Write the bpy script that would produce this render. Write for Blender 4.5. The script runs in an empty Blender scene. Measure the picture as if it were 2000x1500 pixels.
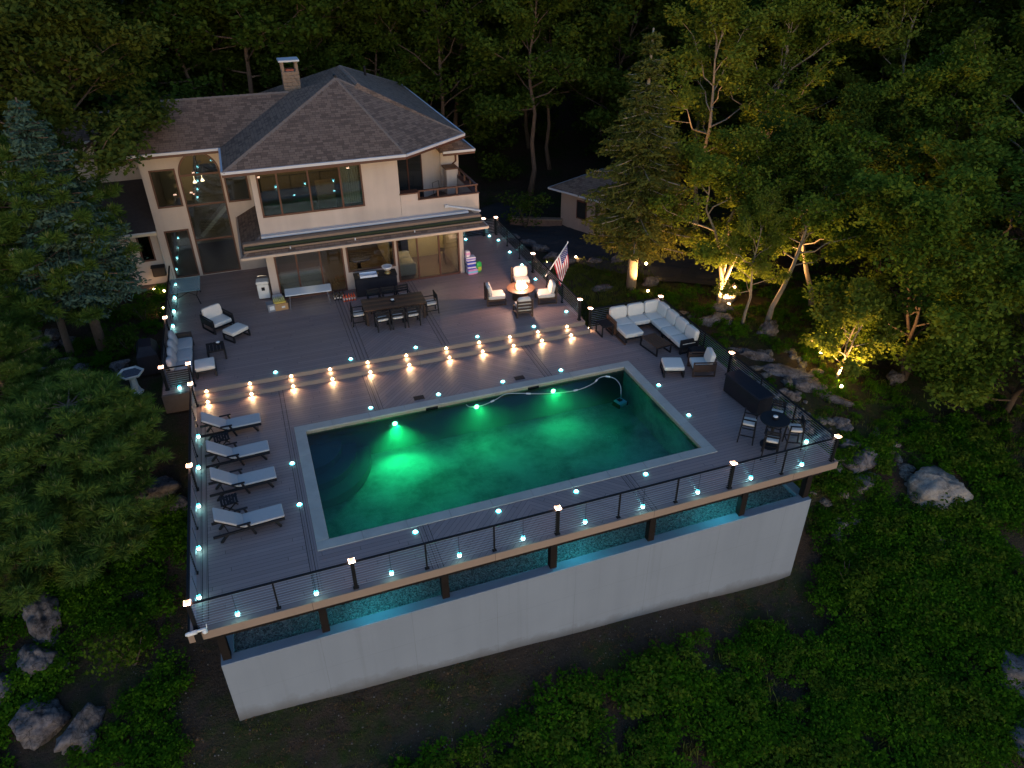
import bpy, math, random
import numpy as np
from mathutils import Vector, Matrix
PI = math.pi
R = math.radians
random.seed(7)
SC = bpy.context.scene
COL = SC.collection

# ---------------------------------------------------------------- camera
cam_d = bpy.data.cameras.new('camera'); cam = bpy.data.objects.new('camera', cam_d); COL.objects.link(cam)
yaw, pitch, roll = 0.345495, 0.563155, -0.0072046
f_ = Vector((math.sin(yaw)*math.cos(pitch), math.cos(yaw)*math.cos(pitch), -math.sin(pitch)))
r_ = Vector((math.cos(yaw), -math.sin(yaw), 0)); u_ = r_.cross(f_)
r2 = r_*math.cos(roll)+u_*math.sin(roll); u2 = -r_*math.sin(roll)+u_*math.cos(roll)
cam.matrix_world = Matrix(((r2.x, u2.x, -f_.x, -0.233), (r2.y, u2.y, -f_.y, -15.834), (r2.z, u2.z, -f_.z, 14.549), (0, 0, 0, 1)))
cam_d.sensor_width = 36.0; cam_d.lens = 1431.332/2000*36; cam_d.clip_start = 0.1; cam_d.clip_end = 600
SC.camera = cam

# ---------------------------------------------------------------- dusk sky, weak last light, exposure
world = bpy.data.worlds.new('World'); SC.world = world; world.use_nodes = True
wn = world.node_tree
bg = wn.nodes['Background']; sky = wn.nodes.new('ShaderNodeTexSky'); sky.sky_type = 'NISHITA'
SUN_EL, SUN_AZ = 7.0, 184.0     # azimuth: compass direction of the sun from +Y clockwise
sky.sun_disc = False; sky.sun_elevation = R(SUN_EL); sky.sun_rotation = R(SUN_AZ); sky.altitude = 0
sky.air_density = 1.0; sky.dust_density = 1.0; sky.ozone_density = 3.9
wn.links.new(sky.outputs[0], bg.inputs[0]); bg.inputs[1].default_value = 0.15
sun_d = bpy.data.lights.new('sun', 'SUN'); sun = bpy.data.objects.new('sun', sun_d); COL.objects.link(sun)
sun_d.energy = 0.03; sun_d.angle = R(25); sun_d.color = (1.0, 0.84, 0.74)
sdir = Vector((math.sin(R(SUN_AZ))*math.cos(R(22)), math.cos(R(SUN_AZ))*math.cos(R(22)), math.sin(R(22))))
sun.rotation_euler = sdir.to_track_quat('Z', 'Y').to_euler(); sun.location = sdir*60
vs = SC.view_settings
vs.view_transform = 'Standard'; vs.look = 'None'; vs.exposure = 1.15; vs.gamma = 1.0; vs.use_curve_mapping = False
SC.cycles.use_denoising = True
SC.cycles.max_bounces = 8; SC.cycles.diffuse_bounces = 3; SC.cycles.glossy_bounces = 3
SC.cycles.transmission_bounces = 4; SC.cycles.transparent_max_bounces = 8; SC.cycles.volume_bounces = 0
SC.cycles.sample_clamp_indirect = 4.0; SC.cycles.caustics_reflective = False; SC.cycles.caustics_refractive = False

# ---------------------------------------------------------------- materials
class NT:
    def __init__(s, m): s.t = m.node_tree; s.N = s.t.nodes; s.L = s.t.links
    def n(s, typ, **kw):
        nd = s.N.new('ShaderNode'+typ)
        for k, v in kw.items(): setattr(nd, k, v)
        return nd
    def put(s, sock, v):
        if isinstance(v, bpy.types.NodeSocket): s.L.new(v, sock)
        elif isinstance(v, (tuple, list)) and len(v) == 3 and sock.type == 'RGBA': sock.default_value = (*v, 1)
        else: sock.default_value = v
    def m(s, op, a, b=0.0, c=None):
        nd = s.n('Math', operation=op); s.put(nd.inputs[0], a); s.put(nd.inputs[1], b)
        if c is not None: s.put(nd.inputs[2], c)
        return nd.outputs[0]
    def mix(s, f, a, b, typ='MIX'):
        nd = s.n('Mix', data_type='RGBA', blend_type=typ); s.put(nd.inputs[0], f); s.put(nd.inputs[6], a); s.put(nd.inputs[7], b)
        return nd.outputs[2]
    def noise(s, vec=None, scale=5.0, detail=4.0, rough=0.55):
        nd = s.n('TexNoise'); nd.inputs['Scale'].default_value = scale; nd.inputs['Detail'].default_value = detail
        nd.inputs['Roughness'].default_value = rough
        if vec is not None: s.L.new(vec, nd.inputs['Vector'])
        return nd.outputs[0]
    def ramp(s, f, stops):
        nd = s.n('ValToRGB'); s.L.new(f, nd.inputs[0]); e = nd.color_ramp.elements
        while len(e) < len(stops): e.new(0.5)
        for k, (p, c) in enumerate(stops):
            e[k].position = p; e[k].color = (*c, 1) if isinstance(c, (tuple, list)) else (c, c, c, 1)
        return nd.outputs[0]
    def co(s, kind='Object'): return s.n('TexCoord').outputs[kind]
    def bump(s, h, strength=0.3, dist=0.02):
        nd = s.n('Bump'); nd.inputs['Strength'].default_value = strength; nd.inputs['Distance'].default_value = dist
        s.L.new(h, nd.inputs['Height']); return nd.outputs[0]
MATS = {}
def newmat(name):
    m = bpy.data.materials.new(name); m.use_nodes = True; MATS[name] = m
    return m, NT(m), m.node_tree.nodes['Principled BSDF']
def mat(name, col, rough=0.6, var=0.12, scale=6.0, metal=0.0, bump=0.0, bscale=40.0, spec=0.35):
    if name in MATS: return MATS[name]
    m, t, p = newmat(name)
    co = t.co(); nz = t.noise(co, scale)
    a = tuple(c*(1-var) for c in col); b = tuple(min(1, c*(1+var)) for c in col)
    t.put(p.inputs['Base Color'], t.mix(nz, a, b)); p.inputs['Roughness'].default_value = rough
    p.inputs['Metallic'].default_value = metal; p.inputs['Specular IOR Level'].default_value = spec
    if bump: t.L.new(t.bump(t.noise(co, bscale, 3), bump), p.inputs['Normal'])
    return m
def emit(name, col, strength):
    if name in MATS: return MATS[name]
    m, t, p = newmat(name)
    p.inputs['Base Color'].default_value = (*[min(.8, c) for c in col], 1)
    p.inputs['Emission Color'].default_value = (*col, 1); p.inputs['Emission Strength'].default_value = strength*0.6
    return m
def boards(name, base, mode, w=0.14, var=0.26, rough=0.5):
    m, t, p = newmat(name)
    co = t.co(); sep = t.n('SeparateXYZ'); t.L.new(co, sep.inputs[0]); x, y = sep.outputs[0], sep.outputs[1]
    if mode == 'x': u, v = x, y
    elif mode == 'y': u, v = y, x
    else:
        ax = t.m('ABSOLUTE', t.m('SUBTRACT', x, mode)); s2 = 0.7071
        v = t.m('MULTIPLY', t.m('ADD', y, ax), s2); u = t.m('MULTIPLY', t.m('SUBTRACT', y, ax), s2)
    vv = t.m('DIVIDE', v, w); idx = t.m('FLOOR', vv); fr = t.m('FRACT', vv)
    wn1 = t.n('TexWhiteNoise', noise_dimensions='1D'); t.L.new(idx, wn1.inputs['W'])
    seg = t.m('FLOOR', t.m('ADD', t.m('DIVIDE', u, 4.9), t.m('MULTIPLY', wn1.outputs[0], 7.0)))
    wn2 = t.n('TexWhiteNoise', noise_dimensions='2D'); cb = t.n('CombineXYZ'); t.L.new(idx, cb.inputs[0]); t.L.new(seg, cb.inputs[1])
    t.L.new(cb.outputs[0], wn2.inputs['Vector'])
    cb2 = t.n('CombineXYZ'); t.L.new(t.m('MULTIPLY', u, 1.2), cb2.inputs[0]); t.L.new(t.m('MULTIPLY', v, 22.0), cb2.inputs[1])
    grain = t.noise(cb2.outputs[0], 1.5, 4)
    big = t.noise(co, 0.35, 3)
    k = t.m('ADD', t.m('MULTIPLY', wn2.outputs[0], var), t.m('ADD', t.m('MULTIPLY', grain, 0.18), t.m('MULTIPLY', big, 0.22)))
    c = t.mix(k, tuple(q*0.72 for q in base), tuple(q*1.36 for q in base))
    sg = t.m('FRACT', t.m('ADD', t.m('DIVIDE', u, 4.9), t.m('MULTIPLY', wn1.outputs[0], 7.0)))
    gap = t.m('MAXIMUM', t.m('LESS_THAN', fr, 0.058), t.m('LESS_THAN', sg, 0.0022))
    stain = t.ramp(t.noise(co, 1.1, 5, .7), [(.58, 0.0), (.74, 1.0)]); c = t.mix(t.m('MULTIPLY', stain, .22), c, tuple(q*.55 for q in base))
    c = t.mix(t.m('MULTIPLY', gap, 0.82), c, (0.012, 0.011, 0.011))
    t.put(p.inputs['Base Color'], c); t.put(p.inputs['Roughness'], t.m('ADD', rough-0.1, t.m('MULTIPLY', grain, 0.25)))
    p.inputs['Specular IOR Level'].default_value = 0.4
    hgt = t.m('MINIMUM', t.m('MULTIPLY', fr, 12.0), 1.0)
    t.L.new(t.bump(t.m('ADD', hgt, t.m('MULTIPLY', grain, 0.25)), 0.45, 0.004), p.inputs['Normal'])
    return m

DECK = (0.285, 0.200, 0.182)
M_deck = boards('deck_boards', DECK, 'x'); M_decky = boards('deck_border_boards', tuple(c*0.93 for c in DECK), 'y')
M_chev = boards('deck_chevron_boards', DECK, 5.8); M_chev2 = boards('deck_chevron_boards_upper', DECK, 4.3)
M_fascia = boards('fascia_board', (0.30, 0.225, 0.18), 'x', w=5.0, var=0.1, rough=0.6)
M_riser = boards('riser_board', (0.33, 0.25, 0.20), 'x', w=5.0, var=0.1, rough=0.6)
M_black = mat('black_metal', (0.009, 0.010, 0.012), 0.55, 0.2, spec=.14)
M_cable = mat('steel_cable', (0.40, 0.40, 0.43), 0.35, 0.1, metal=0.7)
M_white = mat('white_plastic', (0.72, 0.72, 0.70), 0.4, 0.04)
M_cush = mat('cushion_fabric', (0.66, 0.60, 0.53), 0.9, 0.07, 9.0, bump=0.25, bscale=30)
M_cushg = mat('lounger_fabric', (0.42, 0.395, 0.38), 0.9, 0.07, 9.0, bump=0.2, bscale=60)
M_dwood = mat('dark_wood', (0.038, 0.022, 0.017), 0.5, 0.3, 14.0)
M_mwood = mat('brown_wood', (0.085, 0.042, 0.026), 0.5, 0.3, 14.0)
M_char = mat('charcoal_frame', (0.014, 0.014, 0.017), 0.55, 0.2, spec=.16)
M_cover = mat('black_cover', (0.012, 0.013, 0.019), 0.6, 0.3, 3.0, bump=0.3, bscale=7, spec=.2)
M_wicker = mat('dark_wicker', (0.03, 0.024, 0.022), 0.6, 0.3, 60.0, bump=0.5, bscale=90)
M_trim = mat('brown_trim', (0.085, 0.034, 0.024), 0.5, 0.15)
M_gutter = mat('gutter_metal', (0.50, 0.50, 0.53), 0.4, 0.06)
M_cooler = mat('cooler_plastic', (0.70, 0.69, 0.66), 0.45, 0.05)
M_chrome = mat('polished_steel', (0.62, 0.62, 0.64), 0.22, 0.05, metal=0.9)
M_card = mat('cardboard', (0.40, 0.235, 0.11), 0.8, 0.12)
M_conc = None
# stucco
def stucco(name, col, stain=0.22):
    m, t, p = newmat(name)
    co = t.co(); big = t.noise(co, 0.45, 5, 0.6)
    mp = t.n('Mapping'); t.L.new(co, mp.inputs[0]); mp.inputs['Scale'].default_value = (2.2, 2.2, 0.12)
    streak = t.noise(mp.outputs[0], 1.0, 4)
    k = t.m('ADD', t.m('MULTIPLY', big, 0.6), t.m('MULTIPLY', streak, 0.4))
    c = t.mix(t.ramp(k, [(0.3, 0.0), (0.7, 1.0)]), tuple(q*(1-stain) for q in col), tuple(min(.8, q*(1+stain*0.5)) for q in col))
    t.put(p.inputs['Base Color'], c); p.inputs['Roughness'].default_value = 0.85; p.inputs['Specular IOR Level'].default_value = 0.2
    t.L.new(t.bump(t.noise(co, 70, 3), 0.25, 0.01), p.inputs['Normal'])
    return m
M_stucco = stucco('pink_beige_stucco', (0.47, 0.395, 0.355), 0.2)
M_wall = stucco('retaining_wall_render', (0.215, 0.25, 0.30), 0.10)
def weather_wall(m):
    t = NT(m); p = t.N['Principled BSDF']; base = p.inputs['Base Color'].links[0].from_socket; co = t.co(); sep = t.n('SeparateXYZ'); t.L.new(co, sep.inputs[0]); x, z = sep.outputs[0], sep.outputs[2]
    fx = t.m('FRACT', t.m('DIVIDE', t.m('ADD', x, 3.16), 2.44)); jx = t.m('LESS_THAN', fx, 0.007); fz = t.m('FRACT', t.m('DIVIDE', t.m('ADD', z, 1.24), 1.22)); jz = t.m('LESS_THAN', fz, 0.008)
    j = t.m('MULTIPLY', t.m('MAXIMUM', jx, jz), t.m('MULTIPLY', t.noise(co, 1.3, 3), 0.42))
    foot = t.m('ADD', t.m('MULTIPLY', x, -0.0693), -3.77)            # the ground line falls to the right
    h = t.m('SUBTRACT', z, foot); sp = t.m('SUBTRACT', 1.0, t.m('DIVIDE', h, t.m('MULTIPLY', t.noise(co, 1.6, 5, .65), 0.95)))
    spl = t.m('MULTIPLY', t.m('MAXIMUM', sp, 0.0), 0.75)
    mp = t.n('Mapping'); t.L.new(co, mp.inputs[0]); mp.inputs['Scale'].default_value = (5.5, 5.5, 0.16); run = t.ramp(t.noise(mp.outputs[0], 1.0, 5, .6), [(.56, 0.0), (.72, 1.0)])
    rn = t.m('MULTIPLY', run, t.m('MULTIPLY', t.noise(co, .5, 3), .2))
    c = t.mix(j, base, (.05, .052, .055)); c = t.mix(rn, c, (.085, .085, .08)); c = t.mix(spl, c, (.07, .058, .045)); t.put(p.inputs['Base Color'], c)
weather_wall(M_wall)
def shingles(name, a, b, dark):
    m, t, p = newmat(name)
    uv = t.co('UV'); bt = t.n('TexBrick'); t.L.new(uv, bt.inputs['Vector'])
    bt.inputs['Scale'].default_value = 1.0; bt.inputs['Brick Width'].default_value = 0.27; bt.inputs['Row Height'].default_value = 0.15
    bt.inputs['Mortar Size'].default_value = 0.008; bt.inputs['Mortar Smooth'].default_value = 0.3; bt.inputs['Bias'].default_value = -0.35
    bt.offset = 0.37; bt.offset_frequency = 2; bt.squash = 0.8; bt.squash_frequency = 3
    t.put(bt.inputs['Color1'], a); t.put(bt.inputs['Color2'], b); t.put(bt.inputs['Mortar'], dark)
    nz = t.noise(uv, 0.5, 4); fine = t.noise(uv, 60, 2)
    c = t.mix(t.m('MULTIPLY', nz, 0.5), bt.outputs[0], tuple(q*0.75 for q in a)); c = t.mix(0.35, c, t.mix(fine, dark, a), 'OVERLAY')
    t.put(p.inputs['Base Color'], c); p.inputs['Roughness'].default_value = 0.85; p.inputs['Specular IOR Level'].default_value = 0.25
    hh = t.m('ADD', t.m('SUBTRACT', 1.0, bt.outputs[1]), t.m('MULTIPLY', fine, 0.3))
    t.L.new(t.bump(hh, 0.6, 0.012), p.inputs['Normal'])
    return m
M_roof = shingles('asphalt_shingles', (0.30, 0.20, 0.145), (0.045, 0.03, 0.024), (0.04, 0.028, 0.026))
M_hipcap = mat('hip_cap_shingle', (0.20, 0.145, 0.115), 0.85, 0.3, 5.0)
def glass(name, tint, refl=0.16):
    m, t, p = newmat(name); t.N.remove(p)
    tr = t.n('BsdfTransparent'); t.put(tr.inputs[0], tint); gl = t.n('BsdfGlossy'); gl.inputs['Roughness'].default_value = 0.02
    t.put(gl.inputs[0], (0.9, 0.93, 0.95))
    fr = t.n('Fresnel'); fr.inputs[0].default_value = 1.5; mx = t.n('MixShader')
    t.L.new(t.m('ADD', t.m('MULTIPLY', fr.outputs[0], 1.6), refl-0.06), mx.inputs[0]); t.L.new(tr.outputs[0], mx.inputs[1]); t.L.new(gl.outputs[0], mx.inputs[2])
    t.L.new(mx.outputs[0], t.N['Material Output'].inputs[0])
    return m
M_glass = glass('window_glass', (0.62, 0.66, 0.66), 0.075); M_glassc = glass('clear_table_glass', (0.75, 0.9, 0.9), 0.12)
m_, t_, p_ = newmat('cyan_lit_table_glass'); p_.inputs['Base Color'].default_value = (.30, .52, .55, 1); p_.inputs['Alpha'].default_value = .45; p_.inputs['Roughness'].default_value = .25; M_cyglass = m_  # cyan bulb light on the tabletop is put into its colour

# ---------------------------------------------------------------- mesh helpers
class MB:
    def __init__(s): s.v = []; s.f = []; s.uv = {}
    def add(s, vs, fs):
        o = len(s.v); s.v += [tuple(q) for q in vs]; s.f += [tuple(i+o for i in q) for q in fs]; return s
    def box(s, x0, x1, y0, y1, z0, z1, ch=0.0):
        if ch <= 0:
            vs = [(x, y, z) for z in (z0, z1) for y in (y0, y1) for x in (x0, x1)]
            return s.add(vs, [(0, 2, 3, 1), (4, 5, 7, 6), (0, 1, 5, 4), (2, 6, 7, 3), (0, 4, 6, 2), (1, 3, 7, 5)])
        ch = min(ch, (x1-x0)*.45, (y1-y0)*.45, (z1-z0)*.45)
        # chamfered box: layers of octagons
        def ring(z, d):
            a = ch if d == 0 else ch*2
            X0, X1, Y0, Y1 = (x0+(0 if d == 0 else ch), x1-(0 if d == 0 else ch), y0+(0 if d == 0 else ch), y1-(0 if d == 0 else ch))
            c = ch
            return [(X0+c, Y0, z), (X1-c, Y0, z), (X1, Y0+c, z), (X1, Y1-c, z), (X1-c, Y1, z), (X0+c, Y1, z), (X0, Y1-c, z), (X0, Y0+c, z)]
        vs = ring(z0, 1)+ring(z0+ch, 0)+ring(z1-ch, 0)+ring(z1, 1)
        fs = [tuple(reversed(range(8))), tuple(range(24, 32))]
        for l in range(3):
            for i in range(8): fs.append((l*8+i, l*8+(i+1) % 8, (l+1)*8+(i+1) % 8, (l+1)*8+i))
        return s.add(vs, fs)
    def cbox(s, cx, cy, z0, sx, sy, sz, ch=0.0): return s.box(cx-sx/2, cx+sx/2, cy-sy/2, cy+sy/2, z0, z0+sz, ch)
    def bar(s, p, q, w, h=None, up=(0, 0, 1)):
        h = h or w; p = Vector(p); q = Vector(q); d = (q-p).normalized(); up = Vector(up)
        if abs(d.dot(up)) > 0.98: up = Vector((0, 1, 0))
        a = d.cross(up).normalized(); b = a.cross(d).normalized()
        vs = [c+a*(i*w/2)+b*(j*h/2) for c in (p, q) for j in (-1, 1) for i in (-1, 1)]
        return s.add(vs, [(0, 2, 3, 1), (4, 5, 7, 6), (0, 1, 5, 4), (2, 6, 7, 3), (0, 4, 6, 2), (1, 3, 7, 5)])
    def tube(s, pts, rad, n=8, cap=True):
        pts = [Vector(p) for p in pts]; rad = rad if isinstance(rad, (list, tuple)) else [rad]*len(pts)
        vs = []; fs = []; ref = Vector((0.31, 0.95, 0.05))
        for i, p in enumerate(pts):
            d = (pts[min(i+1, len(pts)-1)]-pts[max(i-1, 0)]).normalized()
            if abs(d.dot(ref)) > 0.95: a = d.cross(Vector((1, 0, 0))).normalized()
            else: a = d.cross(ref).normalized()
            b = d.cross(a)
            for k in range(n):
                t = 2*PI*k/n; vs.append(p+(a*math.cos(t)+b*math.sin(t))*rad[i])
        for i in range(len(pts)-1):
            for k in range(n): fs.append((i*n+k, i*n+(k+1) % n, (i+1)*n+(k+1) % n, (i+1)*n+k))
        if cap: fs.append(tuple(reversed(range(n)))); fs.append(tuple(range((len(pts)-1)*n, len(pts)*n)))
        return s.add(vs, fs)
    def lathe(s, prof, n=20, c=(0, 0), ph=0.0):
        vs = []; fs = []
        for (r, z) in prof:
            for k in range(n): t = 2*PI*k/n+ph; vs.append((c[0]+r*math.cos(t), c[1]+r*math.sin(t), z))
        for i in range(len(prof)-1):
            for k in range(n): fs.append((i*n+k, i*n+(k+1) % n, (i+1)*n+(k+1) % n, (i+1)*n+k))
        fs.append(tuple(reversed(range(n)))); fs.append(tuple(range((len(prof)-1)*n, len(prof)*n)))
        return s.add(vs, fs)
    def pillow(s, cx, cy, cz, sx, sy, sz, n=8, e=0.35, puff=0.0):
        # superellipsoid cushion
        def sp(v, p): return math.copysign(abs(v)**p, v)
        vs = []; fs = []; nu, nv = n*2, n
        for i in range(nv+1):
            ph = -PI/2+PI*i/nv
            for k in range(nu):
                th = 2*PI*k/nu
                vs.append((cx+sx/2*sp(math.cos(ph), e)*sp(math.cos(th), e), cy+sy/2*sp(math.cos(ph), e)*sp(math.sin(th), e), cz+sz/2*sp(math.sin(ph), e+0.25)))
        for i in range(nv):
            for k in range(nu): fs.append((i*nu+k, i*nu+(k+1) % nu, (i+1)*nu+(k+1) % nu, (i+1)*nu+k))
        return s.add(vs, fs)
    def xf(s, M):
        M = Matrix(M) if not isinstance(M, Matrix) else M
        s.v = [tuple(M @ Vector(v)) for v in s.v]; return s
    def mesh(s, name, m, smooth=False):
        me = bpy.data.meshes.new(name); me.from_pydata(s.v, [], s.f); me.materials.append(m)
        if s.uv:
            ul = me.uv_layers.new()
            for pl in me.polygons:
                if pl.index in s.uv:
                    for li, c in zip(pl.loop_indices, s.uv[pl.index]): ul.data[li].uv = c
        if smooth:
            for pl in me.polygons: pl.use_smooth = True
        me.update(); return me
    def slope(s, pts):
        """one roof face: uv in metres, u along the horizontal of the face"""
        P = [Vector(p) for p in pts]; nrm = Vector((0, 0, 0))
        for i in range(len(P)): nrm += (P[i]-P[0]).cross(P[(i+1) % len(P)]-P[0])
        nrm.normalize()
        if nrm.z < 0: P.reverse(); nrm = -nrm
        hu = Vector((0, 0, 1)).cross(nrm); hu = hu.normalized() if hu.length > 1e-4 else Vector((1, 0, 0))
        hv = nrm.cross(hu); o = len(s.f); s.add(P, [tuple(range(len(P)))])
        s.uv[o] = [(p.dot(hu), p.dot(hv)) for p in P]; return s
def B(*a, **k): return MB().box(*a, **k)
def part(name, mb, m, parent, smooth=False, loc=None, rot=None):
    me = mb if isinstance(mb, bpy.types.Mesh) else mb.mesh(name, m, smooth)
    o = bpy.data.objects.new(name, me); COL.objects.link(o)
    if parent is not None: o.parent = parent
    if loc: o.location = loc
    if rot: o.rotation_euler = rot
    return o
def tag(o, label=None, cat=None, group=None, kind=None):
    if label: o['label'] = label
    if cat: o['category'] = cat
    if group: o['group'] = group
    if kind: o['kind'] = kind
    return o
def thing(name, label, cat, loc=(0, 0, 0), rz=0.0, group=None):
    o = bpy.data.objects.new(name, None); COL.objects.link(o); o.location = loc; o.rotation_euler = (0, 0, rz)
    o.empty_display_size = 0.2
    return tag(o, label, cat, group)
def struct(name, mb, m, label=None):
    o = part(name, mb, m, None); tag(o, label, None, None, 'structure'); return o
def dup(o, label=None, loc=None, rz=None, group=None, parent=None):
    c = o.copy(); COL.objects.link(c)
    if parent is not None: c.parent = parent
    if loc is not None: c.location = loc
    if rz is not None: c.rotation_euler = (0, 0, rz)
    if label: c['label'] = label
    if group: c['group'] = group
    for ch in o.children: dup(ch, parent=c)
    return c
def lamp(kind, loc, col, energy, parent=None, radius=0.03, aim=None, cone=90, blend=0.6, name='lamp_light'):
    d = bpy.data.lights.new(name, kind); d.color = col; d.energy = energy*0.5; d.shadow_soft_size = radius
    o = bpy.data.objects.new(name, d); COL.objects.link(o); o.location = loc
    if kind == 'SPOT': d.spot_size = R(cone); d.spot_blend = blend
    if aim is not None: o.rotation_euler = (Vector(aim)-Vector(loc)).to_track_quat('-Z', 'Y').to_euler()
    if parent is not None: o.parent = parent
    return o
ORD = ['first', 'second', 'third', 'fourth', 'fifth', 'sixth', 'seventh', 'eighth', 'ninth', 'tenth', 'eleventh', 'twelfth', 'thirteenth', 'fourteenth']
def npmesh(name, verts, faces, m, smooth=False):
    """verts (N,3) array, faces (M,k) array"""
    me = bpy.data.meshes.new(name); verts = np.asarray(verts, np.float32); faces = np.asarray(faces, np.int32); k = faces.shape[1]
    me.vertices.add(len(verts)); me.vertices.foreach_set('co', verts.ravel())
    me.loops.add(faces.size); me.loops.foreach_set('vertex_index', faces.ravel())
    me.polygons.add(len(faces)); me.polygons.foreach_set('loop_start', np.arange(0, faces.size, k, dtype=np.int32))
    if smooth: me.polygons.foreach_set('use_smooth', np.ones(len(faces), bool))
    me.materials.append(m); me.update(calc_edges=True); me.validate(); return me
# ================================================================ TERRAIN
CP = np.array([(-3.2,-2.3,-3.55),(1,-2.3,-3.84),(5.5,-2.3,-4.15),(10,-2.3,-4.46),(14.9,-2.3,-4.8),(0,-3.3,-4.2),(6,-3.3,-4.6),(12,-3.3,-5.0),(-3.2,3,-2.7),(-4.5,6.5,-1.5),(-4.7,9,-0.35),(-6,10.4,-0.05),(-7,13.75,0),
 (-8,14.5,0),(-9,19,.0),(-5,19,.0),(-5,15,.0),(-12,10,-0.6),(-9,4,-2.6),(-8.5,0.2,-3.9),(-5.4,-1.7,-3.9),(-8,-3,-4.8),(-15,0,-4.2),(-15,20,.6),
 (4,-5,-5.0),(9,-4.5,-5.1),(14,-7,-6.0),(4,-9,-6.8),(16,-10,-7.0),(-4,-8,-6.2),(-12,-8,-6.4),(19.5,-7.5,-5.4),(26,-6,-4.8),(16.6,-2.2,-4.2),(18.4,-0.6,-2.7),
 (16.2,1.2,-2.0),(21,-1.6,-3.0),(17,4,-1.2),(20.7,3,-1.6),(16.5,8,-.8),(19,8.5,-.65),(16.5,13,-.7),(18,15,-.9),(13,15,-.35),(12.6,20,-.5),(17,21,-1),(20,18,-1),
 (14,26,-1.2),(22,12,-.9),(26,6,-1.5),(28,0,-2.8),(30,15,-.2),(0,36,0.4),(10,36,-.6),(-15,34,1.2),(25,32,-.2),(42,20,1.5),(0,60,5),(30,55,4),(60,30,4),
 (-40,30,4),(-40,-10,-6),(60,-10,-4),(5,-30,-14),(40,-30,-12),(-30,-30,-14),(100,80,14),(0,110,16),(-60,80,12)], float)
def _tps(r2): return 0.5*r2*np.log(r2+1e-9)
_d = ((CP[:, None, :2]-CP[None, :, :2])**2).sum(-1); _K = _tps(_d)+np.eye(len(CP))*.6
_P = np.hstack([np.ones((len(CP), 1)), CP[:, :2]])
_A = np.block([[_K, _P], [_P.T, np.zeros((3, 3))]]); _w = np.linalg.solve(_A, np.concatenate([CP[:, 2], np.zeros(3)]))
def hz(x, y):
    x = np.asarray(x, float); y = np.asarray(y, float); sh = np.broadcast(x, y).shape
    X = np.broadcast_to(x, sh).ravel(); Y = np.broadcast_to(y, sh).ravel()
    k = _tps((X[:, None]-CP[:, 0])**2+(Y[:, None]-CP[:, 1])**2)
    z = k@_w[:len(CP)]+_w[-3]+_w[-2]*X+_w[-1]*Y
    near = np.clip((np.abs(Y+2.3)-.3)/2.5, .12, 1)
    z = z+near*0.07*np.sin(X*1.7+0.6*Y)*np.sin(Y*1.3-0.4*X)+0.04*np.sin(X*3.9+1)*np.sin(Y*4.3)
    return z.reshape(sh)
def hgt(x, y): return float(hz(np.array([x]), np.array([y]))[0])
def axis_(lo, a, b, hi, fine, n):
    return np.concatenate([lo+(a-lo)*(1-(1-np.linspace(0, 1, n, endpoint=False))**2), np.arange(a, b, fine), b+(hi-b)*np.linspace(0, 1, n)**2])
gx = axis_(-130, -16, 32, 170, 0.45, 26); gy = axis_(-60, -13, 34, 210, 0.45, 26)
GX, GY = np.meshgrid(gx, gy); GZ = hz(GX, GY)
inside = (GX > -3.0) & (GX < 14.7) & (GY > -2.0) & (GY < 9.3); GZ = np.where(inside, np.minimum(GZ, -3.2), GZ)
house_in = (GX > -4.4) & (GX < 11.6) & (GY > 9.0) & (GY < 20); GZ = np.where(house_in, np.minimum(GZ, -0.15), GZ)
nx, ny = len(gx), len(gy); ii = np.arange(nx*ny).reshape(ny, nx)
gf = np.stack([ii[:-1, :-1], ii[:-1, 1:], ii[1:, 1:], ii[1:, :-1]], -1).reshape(-1, 4)
m, t, p = newmat('forest_floor')
co = t.co(); n1 = t.noise(co, 0.35, 5, 0.6); n2 = t.noise(co, 2.2, 5, 0.65); n3 = t.noise(co, 14, 4, 0.7)
vo = t.n('TexVoronoi'); vo.inputs['Scale'].default_value = 16; t.L.new(co, vo.inputs['Vector'])
soil = t.mix(n3, (0.022, 0.015, 0.011), (0.075, 0.053, 0.038)); moss = t.mix(n3, (0.012, 0.024, 0.006), (0.034, 0.052, 0.012))
c = t.mix(t.ramp(t.m('ADD', t.m('MULTIPLY', n1, 0.7), t.m('MULTIPLY', n2, 0.4)), [(0.52, 0.0), (0.68, 1.0)]), soil, moss)
peb = t.ramp(vo.outputs['Distance'], [(0.08, 1.0), (0.17, 0.0)]); rnd = t.n('SeparateColor'); t.L.new(vo.outputs['Color'], rnd.inputs[0])
pk = t.m('MULTIPLY', peb, t.m('GREATER_THAN', rnd.outputs[0], 0.72))
c = t.mix(pk, c, (0.15, 0.135, 0.12)); t.put(p.inputs['Base Color'], c); p.inputs['Roughness'].default_value = 0.95; p.inputs['Specular IOR Level'].default_value = 0.1
t.L.new(t.bump(t.m('ADD', n3, t.m('MULTIPLY', n2, 2.0)), 0.9, 0.06), p.inputs['Normal'])
ground = part('ground', npmesh('ground', np.stack([GX.ravel(), GY.ravel(), GZ.ravel()], -1), gf, m, True), m, None); tag(ground, 'dark wooded hillside falling away in front of the deck', None, None, 'structure')

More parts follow.
